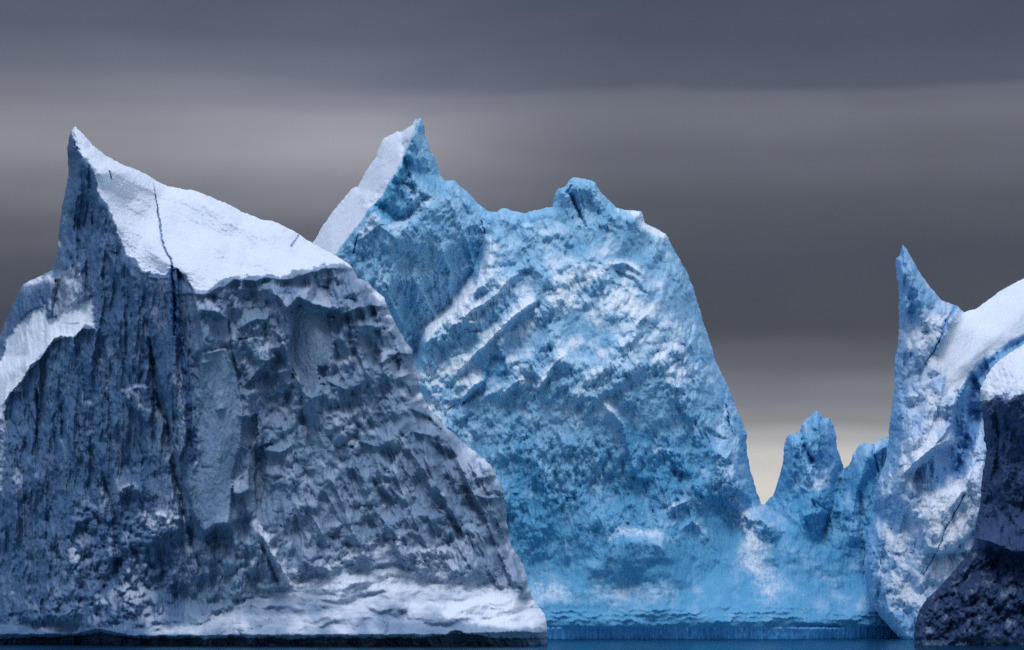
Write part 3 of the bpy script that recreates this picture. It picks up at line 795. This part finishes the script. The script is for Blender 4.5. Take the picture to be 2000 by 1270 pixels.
    PL = lambda pts, a, f=4, j=9, sd=0, gu=0., gv=0.: plate(rel, U, V, pts, a * .6, f, j, sd, gu, gv)
    C([(1003, 538), (962, 584), (925, 604), (880, 640), (836, 668)], 2.4, 12, 10)
    C([(952, 470), (940, 515), (930, 560), (890, 602), (832, 642), (824, 690)], 3.2, 3, 16)
    C([(1042, 590), (1010, 612), (975, 645), (940, 680), (898, 722)], 3.2, 9, 9)
    C([(1100, 690), (1078, 716), (1059, 747), (1044, 768)], 2.6, 6, 12); C([(1098, 690), (1118, 720)], 1.8, 8, 8)
    C([(1190, 516), (1225, 514), (1256, 537)], 2.4, 8, 5); PL([(1204, 530), (1240, 543), (1262, 572), (1238, 572), (1215, 552)], -2.6)
    C([(1270, 608), (1244, 632), (1236, 680)], 2.0, 7, 9); C([(1290, 690), (1322, 738)], 1.6, 9, 9)
    C([(945, 740), (922, 756), (900, 780)], 2.4, 8, 6); PL([(958, 694), (984, 700), (992, 742), (962, 762), (905, 788), (950, 742)], -2.6)
    C([(1025, 740), (1002, 750), (978, 772)], 2.2, 8, 8)
    PL([(1018, 440), (1044, 438), (1056, 500), (1060, 540), (1040, 532), (1022, 480)], 1.8); PL([(1010, 530), (1042, 528), (1046, 572), (1020, 590)], -1.8)
    PL([(1005, 622), (1050, 592), (1070, 640), (1045, 682), (988, 684)], -1.6)
    C([(1110, 360), (1124, 400), (1140, 436)], -1.2, 3, 4, 3); C([(1100, 370), (1110, 420)], 1.6, 6, 6); C([(1162, 360), (1176, 420)], 1.8, 6, 9)
    C([(1178, 785), (1200, 810), (1218, 830), (1225, 870), (1240, 910), (1246, 936)], 2.8, 12, 6)
    C([(1205, 1036), (1190, 1070), (1180, 1112)], 1.6, 3, 10); C([(1428, 875), (1410, 920), (1400, 952)], 2.2, 7, 14)
    PL([(1380, 838), (1420, 858), (1402, 872)], -2.4); PL([(1305, 915), (1345, 928), (1330, 945)], -1.8); PL([(1230, 930), (1268, 940), (1262, 962)], -1.8)
    C([(1310, 992), (1350, 976)], 1.8, 10, 8); C([(1366, 1030), (1352, 1018), (1336, 1030)], 1.4, 5, 8)
    C([(1425, 890), (1440, 940), (1470, 985), (1500, 1030)], 2.6, 16, 14)
    C([(1270, 985), (1280, 1020), (1290, 1040)], -1.6, 3, 3); C([(1120, 800), (1140, 880), (1150, 960)], 1.6, 14, 9); C([(1050, 850), (1060, 930), (1080, 1000)], 1.4, 12, 9)
    # left face
    C([(868, 350), (882, 398), (902, 440), (918, 490), (930, 535)], 2.4, 12, 5)
    C([(790, 290), (796, 340), (812, 380)], -2.2, 6, 5); PL([(712, 398), (735, 418), (768, 442), (800, 424), (812, 392), (792, 352), (758, 352), (738, 378)], -2.0, 6, 14)
    PL([(820, 378), (842, 384), (838, 398), (824, 392)], -2.0); PL([(908, 448), (938, 440), (942, 500), (926, 556), (902, 484)], -1.6, 5, 8)
    C([(812, 540), (836, 592), (856, 628)], 1.8, 12, 5); C([(748, 540), (760, 580), (790, 640)], 1.5, 12, 6); C([(860, 470), (880, 530), (872, 580)], 1.5, 10, 6)
    C([(700, 470), (740, 440), (780, 470)], 1.4, 8, 12); C([(830, 390), (838, 440), (828, 500)], 1.4, 9, 7)
    # spire, saddle and right shoulder
    C([(1565, 845), (1573, 880), (1590, 905)], -2.2, 4, 5); C([(1595, 808), (1600, 860), (1588, 920)], 1.8, 10, 8); C([(1545, 856), (1548, 900), (1536, 950)], 1.6, 8, 8)
    C([(1648, 922), (1622, 1000), (1604, 1060)], -3.0, 7, 9); C([(1690, 900), (1668, 980), (1656, 1080)], 1.6, 9, 9); C([(1680, 950), (1684, 1050), (1690, 1140)], -2.0, 5, 5)
    hum = sdf(U, V, [(1190, 1140), (1196, 1060), (1215, 1036), (1260, 1034), (1300, 1046), (1330, 1080), (1340, 1150)])
    rel += 3.5 * sm(hum, -4, 26) * (1 - sm(V, 1060, 1160))
    spk = sdf(U, V, [(1092, 1110), (1104, 1050), (1116, 1085), (1120, 1112)])
    rel += 2.0 * sm(spk, -2, 9) * (1 - sm(V, 1075, 1110))
    rel += ridge(bu, bv, [(1425, 890), (1440, 940), (1470, 985), (1500, 1030)], 3.0, 22)
    rel -= ridge(bu, bv, [(790, 295), (795, 340), (800, 380)], 2.6, 9)
    rel -= ridge(bu, bv, [(735, 400), (770, 430), (800, 425), (825, 405)], 3.0, 14)
    rel -= ridge(bu, bv, [(1112, 365), (1125, 400), (1140, 435)], 2.0, 3.5)
    rel -= ridge(bu, bv, [(1565, 845), (1573, 880), (1590, 905)], 2.0, 6)
    rel -= ridge(bu, bv, [(1645, 925), (1620, 1000), (1600, 1060)], 3.0, 12)
    # layered melt notches over the water and the fluted band
    for i, (vy, a) in enumerate(((1194, .5), (1203, .7), (1212, .6), (1222, .5))):
        rel += ledge(U, V, [(1000, vy + 2), (1150, vy), (1300, vy - 3), (1420, vy - 8), (1560, vy - 6), (1700, vy), (1830, vy)], 1.4 * a * sm(fbm(U / 60, V * 0 + i, 3, 60 + i), -.3, .2), 5, 10, under=3, wob=14, seed=30 + i)
    band = sm(V, 1223, 1228)
    rel = rel * (1 - band) + band * (.1 + 1.1 * fbm(U / 5, V / 40, 3, 311, .6))
    cr = [[(1703, 868), (1706, 885), (1712, 905), (1716, 922)], [(940, 432), (944, 445), (946, 458)], [(1418, 790), (1422, 815), (1424, 835)], [(700, 460), (688, 495)]]
    cks = []
    for c, wd in zip(cr, (2.2, .9, .8, .8)):
        d_, _ = pdist(U + 6 * fbm(V / 12, V * 0 + .5, 3, 331), V, c)
        cks.append(d_ < wd + .4)
        rel -= 1.0 * sm(-(d_ - wd), -1, .8)
    dep = dep - rel
    up, _x = upness(U, V, 420, dep, 1.5 * q)
    up2, _x = upness(U, V, 420, dep, 5 * q)
    hump_frost = .15 * np.exp(-(pdist(U, V, [(1205, 1045), (1290, 1045)])[0] / 16) ** 2)
    diag = np.exp(-(pdist(bu, bv, [(1180, 560), (1100, 560), (1050, 600), (960, 680), (860, 740)])[0] / 34) ** 2) \
        + np.exp(-(pdist(bu, bv, [(960, 480), (955, 540), (900, 595), (835, 650)])[0] / 22) ** 2) \
        + np.exp(-(pdist(bu, bv, [(1200, 590), (1280, 640), (1330, 720)])[0] / 36) ** 2) \
        + np.exp(-(pdist(bu, bv, [(1430, 900), (1470, 990), (1500, 1040), (1480, 1100)])[0] / 34) ** 2) \
        + .7 * np.exp(-(pdist(U, V, [(1540, 940), (1600, 930), (1640, 900)])[0] / 22) ** 2)
    pat = fbm(wu / 55, wv / 60, 5, 213, .6)
    R = (.92 + .5 * fbm(U / 40, V / 40, 5, 220, .6)) * SN + (.56 - .16 * sm(V, 780, 1000)) * sm(up, .05, .8) * sm(pat + .35 * diag, -.25, .45) + .08 * diag
    R += .20 * low * sm(fbm(wu / 80, wv / 40, 5, 217, .6), -.3, .6) * (1 - sm(V, 1180, 1205))
    R += .5 * np.exp(-(pdist(U, V, [(1240, 415), (1262, 445), (1300, 462)])[0] / 9) ** 2)
    for q_, (pts, a_, w_) in enumerate((([(1003, 540), (962, 584), (940, 600), (885, 640)], .55, 13), ([(1042, 590), (1010, 611), (975, 645), (940, 680), (898, 722)], .6, 7),
            ([(1175, 530), (1130, 540), (1104, 562), (1088, 592)], .5, 15), ([(1190, 515), (1225, 515), (1256, 536)], .4, 6), ([(1212, 600), (1272, 598)], .5, 14),
            ([(1280, 606), (1246, 632)], .4, 6), ([(1288, 704), (1308, 738), (1326, 734)], .6, 13), ([(1100, 690), (1076, 718), (1046, 764)], .6, 6), ([(1096, 700), (1120, 708)], .5, 9),
            ([(1182, 716), (1140, 752), (1112, 800)], .5, 15), ([(815, 738), (850, 728), (888, 722)], .7, 12), ([(1025, 742), (980, 772)], .5, 8), ([(1000, 790), (1034, 816)], .45, 9),
            ([(940, 742), (905, 778)], .4, 5), ([(826, 790), (870, 800)], .5, 14), ([(845, 845), (900, 850), (940, 860)], .35, 12), ([(930, 560), (890, 602), (834, 644)], .6, 11),
            ([(960, 480), (950, 520), (962, 560)], .4, 16), ([(716, 450), (734, 420)], .7, 9), ([(1190, 1052), (1206, 1036), (1285, 1042)], .5, 9), ([(1310, 992), (1352, 978), (1368, 990)], .5, 11),
            ([(1334, 1034), (1356, 1024), (1376, 1036)], .45, 8), ([(1418, 955), (1445, 1005), (1480, 1062)], .5, 18), ([(1310, 1056), (1326, 1046)], .4, 7), ([(840, 380), (870, 395)], .3, 12),
            ([(1180, 790), (1216, 832)], .4, 8), ([(1255, 420), (1262, 445), (1300, 460)], .6, 9), ([(1200, 408), (1240, 416)], .4, 6), ([(1555, 935), (1600, 950), (1630, 925)], .5, 13),
            ([(1460, 1080), (1500, 1150)], .35, 24), ([(1090, 580), (1130, 600), (1200, 640)], .25, 26), ([(1280, 560), (1310, 640), (1350, 740)], .35, 16), ([(1390, 740), (1430, 830), (1440, 900)], .3, 12),
            ([(660, 500), (720, 460), (790, 450)], .25, 20), ([(1104, 1052), (1116, 1088)], .4, 6), ([(1030, 1150), (1150, 1160), (1300, 1150)], .3, 18))):
        streak(R, U, V, pts, a_, w_, 40 + q_)
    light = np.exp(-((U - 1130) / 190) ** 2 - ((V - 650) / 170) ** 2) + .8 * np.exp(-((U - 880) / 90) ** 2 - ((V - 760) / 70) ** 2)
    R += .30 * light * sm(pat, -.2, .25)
    R += .28 * sm(fbm(cu / 90 + 3, cv / 30, 5, 222, .62), .02, .35) * mid * sm(up, -.15, .5)
    R += .22 * sm(fbm(wu / 26, wv / 90 + 3, 5, 223, .62), .05, .4) * (1 - mid) * (1 - low) * sm(up, -.2, .5)
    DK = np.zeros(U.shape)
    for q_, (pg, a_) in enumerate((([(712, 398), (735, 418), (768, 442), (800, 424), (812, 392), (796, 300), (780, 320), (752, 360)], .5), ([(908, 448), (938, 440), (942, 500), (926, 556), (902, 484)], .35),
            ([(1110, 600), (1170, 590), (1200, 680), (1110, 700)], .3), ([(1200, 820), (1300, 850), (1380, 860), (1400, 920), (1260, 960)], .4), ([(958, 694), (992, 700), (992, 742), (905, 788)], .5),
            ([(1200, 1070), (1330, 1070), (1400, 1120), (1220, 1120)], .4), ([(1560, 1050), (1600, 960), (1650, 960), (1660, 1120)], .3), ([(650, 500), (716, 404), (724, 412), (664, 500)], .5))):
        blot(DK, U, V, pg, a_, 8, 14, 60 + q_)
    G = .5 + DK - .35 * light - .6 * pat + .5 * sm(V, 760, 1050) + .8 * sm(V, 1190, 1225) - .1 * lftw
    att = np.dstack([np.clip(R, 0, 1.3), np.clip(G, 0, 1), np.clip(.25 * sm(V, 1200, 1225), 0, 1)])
    pid = np.zeros(U.shape, int)
    pid[SN > .5] = 1
    pin = inside(U, V, [(1500, 985), (1520, 780), (1650, 780), (1650, 920), (1590, 1000), (1530, 1000)])
    pid[pin] = 2
    pid[(~pin) & inside(U, V, [(700, 200), (880, 200), (870, 352), (840, 390), (780, 400), (740, 390)]) & (SN <= .5)] = 4
    pid[inside(U, V, [(1060, 300), (1210, 300), (1200, 402), (1170, 440), (1110, 440), (1075, 405)])] = 5
    pid[V > 1224 + 2 * fbm(U / 30, V * 0, 3, 9)] = 3
    for i, c in enumerate(cks): pid[c] = 6 + i
    return dep, att, pid


r2 = empty('iceberg', 'tall bright blue iceberg with two rugged peaks standing behind the grey white one', 'iceberg', (20, 425, 0))
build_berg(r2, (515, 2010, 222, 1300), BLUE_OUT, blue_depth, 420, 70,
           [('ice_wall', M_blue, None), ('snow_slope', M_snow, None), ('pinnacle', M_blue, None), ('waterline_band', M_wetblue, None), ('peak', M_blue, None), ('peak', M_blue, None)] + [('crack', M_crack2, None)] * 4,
           seed=2, edge_w=20, edge_r=5, rag=(2.6, 15), back_mat=M_blue)

# ------------------------------------------------------------------ horned iceberg on the right
RIGHT_OUT = [(1735, 860), (1739, 810), (1746, 766), (1748, 703), (1754, 678), (1756, 640), (1756, 577), (1751, 533), (1749, 505), (1757, 501), (1763, 478),
             (1770, 486), (1783, 508), (1802, 542), (1817, 561), (1839, 587), (1871, 599), (1883, 610), (1906, 604), (1934, 583), (1965, 561), (2000, 544),
             (2060, 515), (2130, 500), (2220, 530), (2300, 640), (2360, 900), (2390, 1330), (1768, 1330), (1765, 1262), (1752, 1240), (1728, 1215), (1705, 1185), (1692, 1150),
             (1688, 1100), (1692, 1060), (1700, 1030), (1709, 1005), (1706, 975), (1716, 935), (1730, 900)]
GORGE = [(2010, 660), (1960, 690), (1930, 712), (1910, 740), (1900, 780), (1896, 830), (1885, 880), (1872, 920)]


def right_depth(U, V, s):
    L = [
        [(1500, 400, 30), (1765, 440, 14), (2100, 440, 40), (2500, 440, 50)],
        [(1763, 480, 10), (1802, 542, 10), (1839, 587, 12), (1883, 612, 18), (1934, 583, 24), (2000, 544, 28), (2130, 500, 34), (2300, 640, 30)],
        [(1752, 520, 12), (1756, 640, 12), (1746, 766, 11), (1736, 860, 10), (1712, 940, 9), (1709, 1005, 8), (1690, 1100, 5), (1705, 1185, 0), (1755, 1242, -6), (1765, 1330, -6)],
        [(1772, 530, 6), (1800, 620, 4), (1790, 720, 2), (1770, 850, 0), (1750, 960, -1)],
        [(1880, 640, 10), (1845, 690, 4), (1820, 760, 0), (1790, 850, -3), (1780, 1000, -6)],
        [(2000, 600, 16), (1940, 660, 9), (1880, 720, 2), (1850, 800, -1)],
        [(a, b, d) for (a, b), d in zip(GORGE, (12, 9, 7, 6, 6, 6, 3, 0))],
        [(1900, 900, -6), (1880, 960, -8), (1840, 1060, -11)],
        [(1830, 870, -5), (1815, 960, -9), (1820, 1040, -11)],
        [(1800, 1090, -8), (1880, 1080, -8), (1930, 1090, -8)],
        [(1740, 1150, -5), (1800, 1180, -11), (1900, 1180, -14), (2000, 1180, -14)],
        [(1740, 1200, -6), (1790, 1240, -12), (1900, 1240, -14), (2200, 1240, 0)],
        [(1700, 1400, -4), (2500, 1400, 20)], [(2100, 800, 6), (2150, 1000, 0)],
    ]
    dep = surface(U, V, L)
    q = 1.5 / STEPX[0]
    dep = blur(dep, 4 * q)
    wu = U + 10 * fbm(U / 50, V / 50, 4, 403); wv = V + 10 * fbm(U / 50, V / 50, 4, 405)
    SL = region(U, V, [(1830, 700), (1860, 640), (1885, 600), (2010, 530), (2200, 480), (2300, 600), (2000, 668), (1960, 680), (1920, 705), (1890, 750), (1850, 770)], 12, 8, 20, 4)
    SW = region(U, V, [(1775, 640), (1830, 620), (1850, 640), (1840, 700), (1850, 760), (1850, 820), (1790, 880), (1740, 930), (1720, 1010), (1720, 1120), (1760, 1190), (1830, 1160), (1905, 1060), (1900, 900), (1860, 900), (1830, 860), (1800, 800), (1770, 760)], 22, 30, 40, 6)
    up_am = 1 - .75 * SL - .3 * SW
    det = 1.8 * facets(wu / 60, wv / 120, 421, .9, .8) + up_am * 1.5 * crag(wu / 22, wv / 60, 422) + up_am * (2.5 * facets(wu / 26, wv / 50, 431, 1.2, .9) + 1.3 * facets(wu / 12, wv / 24, 441, 1.3, .9)
                                                                 + 1.5 * fbm(wu / 12, wv / 70, 4, 451, .6, True) + .3 * facets(wu / 6, wv / 8, 461, 1.2, .9))
    det += .25 * fbm(U / 5, V / 6, 3, 471)
    su = U * .77 - V * .64; sv = U * .64 + V * .77
    det += SL * (.8 * fbm(su / 60, sv / 18, 4, 481))
    rel = det * (1 - .6 * SL)
    gd, gt = pdist(U + 8 * fbm(U / 20, V / 20, 4, 432, .6), V, GORGE)
    rel -= 2.4 * np.exp(-(gd / np.interp(gt, [0, .6, 1], [7, 9, 7])) ** 2)
    C = lambda pts, a, l=8, r_=8, j=5, sd=0: crest(rel, U, V, pts, a, l, r_, j, sd)
    PL = lambda pts, a, f=3, j=6, sd=0, gu=0., gv=0.: plate(rel, U, V, pts, a, f, j, sd, gu, gv)
    REC = [(1898, 728), (1916, 760), (1916, 800), (1908, 850), (1898, 884), (1872, 876), (1858, 838), (1864, 794), (1880, 758)]
    PL(REC, -2.2, 5, 6, gu=-.03)
    C([(1898, 728), (1884, 756), (1866, 794), (1858, 826), (1842, 852), (1818, 876)], 2.2, 12, 3)
    BRW = [(1800, 892), (1830, 874), (1870, 872), (1882, 902), (1868, 942), (1835, 962), (1792, 972), (1784, 932)]
    PL(BRW, -1.7, 6, 16)
    C([(1760, 930), (1790, 900), (1820, 876), (1846, 862)], 2.4, 12, 5)
    PL([(1795, 1012), (1830, 972), (1880, 932), (1920, 900), (1932, 960), (1905, 1032), (1865, 1072), (1830, 1082), (1805, 1066)], 2.6, 5, 9)
    for x_ in (1806, 1822, 1840, 1856): C([(x_, 876), (x_ + 4, 915), (x_ - 4, 960)], 1.0 if x_ % 4 else -1.0, 4, 6)
    C([(1880, 770), (1884, 820), (1878, 880)], 1.4, 5, 8); C([(1902, 760), (1896, 820), (1890, 880)], 1.2, 4, 6)
    C([(1756, 505), (1764, 560), (1772, 620)], 1.4, 5, 9); C([(1772, 500), (1790, 560), (1800, 600)], 1.2, 8, 5)
    PL([(1752, 692), (1784, 690), (1800, 720), (1792, 770), (1764, 772), (1750, 740)], -1.2, 4, 8)
    C([(1760, 780), (1762, 860), (1752, 940)], 1.8, 5, 10); C([(1810, 780), (1796, 850), (1770, 910)], 1.4, 9, 9); C([(1845, 720), (1836, 780), (1812, 850)], 1.4, 9, 7)
    C([(1730, 960), (1724, 1050), (1714, 1140)], 1.6, 5, 10); C([(1770, 980), (1752, 1060), (1740, 1120)], 1.4, 9, 9)
    C([(1900, 900), (1880, 960), (1850, 1000)], 1.4, 8, 8); C([(1840, 730), (1818, 740), (1815, 770)], -1.2, 4, 6)
    rel += ledge(U, V, [(1810, 1075), (1850, 1080), (1895, 1075)], 2.0, 26, 8, under=4)
    rel += ridge(U, V, [(1790, 900), (1830, 870), (1850, 862)], 2.2, 14)
    cr = [([(1866, 600), (1858, 615), (1848, 632), (1840, 650), (1835, 668)], 2.2), ([(1835, 668), (1828, 680), (1816, 695), (1806, 712)], .6), ([(1884, 965), (1870, 990), (1856, 1020), (1846, 1036), (1836, 1060), (1829, 1078), (1820, 1096), (1804, 1122)], .7)]
    crk = []
    for c, wd in cr:
        d_, t_ = pdist(U + 8 * fbm(V / 18, V * 0 + .5, 4, 431, .65), V, c)
        ww = wd * (1.4 - .9 * t_)
        crk.append(d_ < ww + .5)
        rel -= .9 * sm(-(d_ - ww), -1, .8)
    dep = dep - rel
    up, _x = upness(U, V, 395, dep, 1.5 * q)
    pat = fbm(wu / 30, wv / 60, 5, 413, .6)
    R = SL * (.8 + .5 * pat) + SW * (.48 + 1.1 * pat) * sm(up, -.35, .5) + .35 * sm(up, .1, .7) * sm(pat, -.4, .2)
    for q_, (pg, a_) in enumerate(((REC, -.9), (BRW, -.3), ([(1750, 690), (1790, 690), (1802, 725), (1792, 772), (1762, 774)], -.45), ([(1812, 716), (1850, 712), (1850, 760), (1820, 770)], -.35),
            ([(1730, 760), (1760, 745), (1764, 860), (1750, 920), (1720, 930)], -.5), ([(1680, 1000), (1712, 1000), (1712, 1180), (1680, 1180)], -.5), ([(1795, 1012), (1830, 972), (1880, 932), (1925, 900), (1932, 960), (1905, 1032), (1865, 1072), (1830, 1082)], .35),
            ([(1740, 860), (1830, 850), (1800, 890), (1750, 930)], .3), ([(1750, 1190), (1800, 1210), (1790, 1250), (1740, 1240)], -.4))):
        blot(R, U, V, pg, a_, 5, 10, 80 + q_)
    R += .12
    R -= .0 * np.exp(-(pdist(wu, wv, [(1800, 900), (1830, 880), (1860, 900), (1850, 940)])[0] / 24) ** 2)
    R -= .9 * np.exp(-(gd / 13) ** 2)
    tip = region(U, V, [(1740, 470), (1770, 470), (1830, 590), (1790, 620), (1745, 620)], 12)
    R -= .25 * tip
    R -= sm(V, 1215, 1240)
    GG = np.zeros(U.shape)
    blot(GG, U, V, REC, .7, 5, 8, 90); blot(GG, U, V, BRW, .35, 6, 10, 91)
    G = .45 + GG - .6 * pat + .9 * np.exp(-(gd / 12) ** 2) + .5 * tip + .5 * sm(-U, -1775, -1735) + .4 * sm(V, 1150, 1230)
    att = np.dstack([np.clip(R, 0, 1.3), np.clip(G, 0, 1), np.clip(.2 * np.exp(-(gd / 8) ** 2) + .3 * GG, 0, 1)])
    pid = np.zeros(U.shape, int)
    pid[SL > .5] = 1
    pid[V > 1242 + 2 * fbm(U / 30, V * 0, 3, 9)] = 2
    pid[inside(U, V, [(1730, 440), (1790, 440), (1830, 570), (1800, 600), (1750, 600)])] = 3
    for i, c in enumerate(crk): pid[c] = 4 + i
    return dep, att, pid


r3 = empty('iceberg', 'pale iceberg with one thin upright horn and snow slope above a blue gorge', 'iceberg', (75, 400, 0))
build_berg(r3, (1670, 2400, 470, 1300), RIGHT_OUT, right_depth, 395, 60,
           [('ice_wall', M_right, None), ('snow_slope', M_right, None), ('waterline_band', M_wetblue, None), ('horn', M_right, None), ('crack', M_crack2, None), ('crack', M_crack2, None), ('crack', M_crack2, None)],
           seed=3, edge_w=16, edge_r=4, rag=(2.2, 12), back_mat=M_right)

# ------------------------------------------------------------------ dark iceberg at the right edge
DARK_OUT = [(2300, 560), (2120, 620), (2000, 672), (1975, 688), (1953, 703), (1932, 725), (1924, 741), (1914, 760), (1915, 785), (1921, 823), (1922, 861), (1928, 880), (1918, 930),
            (1915, 980), (1905, 1030), (1903, 1060), (1885, 1090), (1871, 1106), (1850, 1130), (1833, 1150), (1810, 1168), (1795, 1194), (1786, 1225), (1783, 1330), (2500, 1330), (2460, 900), (2400, 650)]


def dark_depth(U, V, s):
    L = [
        [(1700, 500, 20), (2500, 480, 40)],
        [(1950, 700, 12), (2000, 672, 14), (2120, 620, 18), (2300, 560, 24)],
        [(1925, 770, 6), (1960, 780, 2), (2000, 760, 0), (2100, 740, 0), (2400, 760, 20)],
        [(1925, 860, 8), (1960, 880, 4), (2010, 880, 3), (2150, 880, 3)],
        [(1918, 1020, 7), (1960, 1010, 3), (2020, 1000, 1), (2200, 1000, 2)],
        [(1905, 1055, 3), (1930, 1058, -2), (1965, 1072, -4), (2010, 1078, -5), (2200, 1080, -4)],
        [(1905, 1075, 4), (1960, 1090, 1), (2010, 1098, -1), (2200, 1100, -1)],
        [(1833, 1150, 0), (1900, 1160, -4), (2000, 1160, -6), (2250, 1160, -2)],
        [(1785, 1240, -4), (1900, 1245, -9), (2050, 1245, -10), (2480, 1245, 20)],
        [(1700, 1400, -4), (2500, 1400, 20)],
    ]
    dep = surface(U, V, L)
    q = 1.5 / STEPX[0]
    dep = blur(dep, 3 * q)
    wu = U + 8 * fbm(U / 40, V / 40, 4, 503); wv = V + 8 * fbm(U / 40, V / 40, 4, 505)
    low = sm(V + 14 * fbm(U / 24, V / 24, 4, 507, .6), 1052, 1094)
    a = .65 + .55 * low
    top = region(U, V, [(1900, 780), (1925, 785), (1945, 775), (1990, 765), (2030, 780), (2400, 780), (2400, 500), (1900, 600)], 22, 34, 24, 7)
    a = np.maximum(a, .7 * top)
    rel = a * (1.6 * facets(wu / 44, wv / 52, 521, 1, .9) + 1.3 * facets((wu + .4 * wv) / 20, wv / 26, 531, 1.2, .9)
               + .7 * facets(wu / 10, wv / 13, 541, 1.2, .9) + .35 * facets(wu / 5.5, wv / 7, 551, 1.2, .9)) + .3 * fbm(U / 5, V / 6, 3, 571)
    rel += (1 - low) * (1 - top) * 2.8 * crag(wu / 26, wv / 110, 575) + low * 1.6 * crag((wu + .5 * wv) / 22, wv / 40, 576)
    rel += ledge(U, V, [(1905, 1052), (1935, 1058), (1960, 1070), (1975, 1078), (2010, 1078), (2300, 1074)], 1.6, 16, 8)
    crest(rel, U, V, [(1945, 800), (1950, 860), (1946, 940)], -1.8, 4, 6); crest(rel, U, V, [(1975, 900), (1960, 960), (1980, 1020), (2010, 1040)], 1.4, 8, 6)
    dep = dep - rel
    up, _x = upness(U, V, 300, dep, 1.5 * q)
    pat = fbm(wu / 20, wv / 26, 5, 513, .6)
    R = top * 1.0 + (1 - low) * (.10 * (1 - sm(V, 800, 960)) + .02 + .35 * pat) * (1 - top) + low * .55 * sm(up, .1, .8) * sm(pat, -.2, .4)
    R -= .5 * sm(V, 1240, 1250)
    G = .4 + .6 * low - .4 * pat
    att = np.dstack([np.clip(R, 0, 1.2), np.clip(G, 0, 1), .5 * low * sm(pat, -.1, .3)])
    pid = np.zeros(U.shape, int)
    pid[top > .5] = 1
    pid[low > .5] = 2
    pid[V > 1250 + 2 * fbm(U / 30, V * 0, 3, 9)] = 3
    return dep, att, pid


r4 = empty('iceberg', 'dark iceberg cut off by the right picture edge with snowy top and shade-darkened ice foot', 'iceberg', (70, 305, 0))
build_berg(r4, (1765, 2510, 540, 1300), DARK_OUT, dark_depth, 300, 40,
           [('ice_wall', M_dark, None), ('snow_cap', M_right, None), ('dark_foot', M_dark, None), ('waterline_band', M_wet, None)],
           seed=4, edge_w=16, edge_r=3, rag=(2.6, 12), back_mat=M_dark)
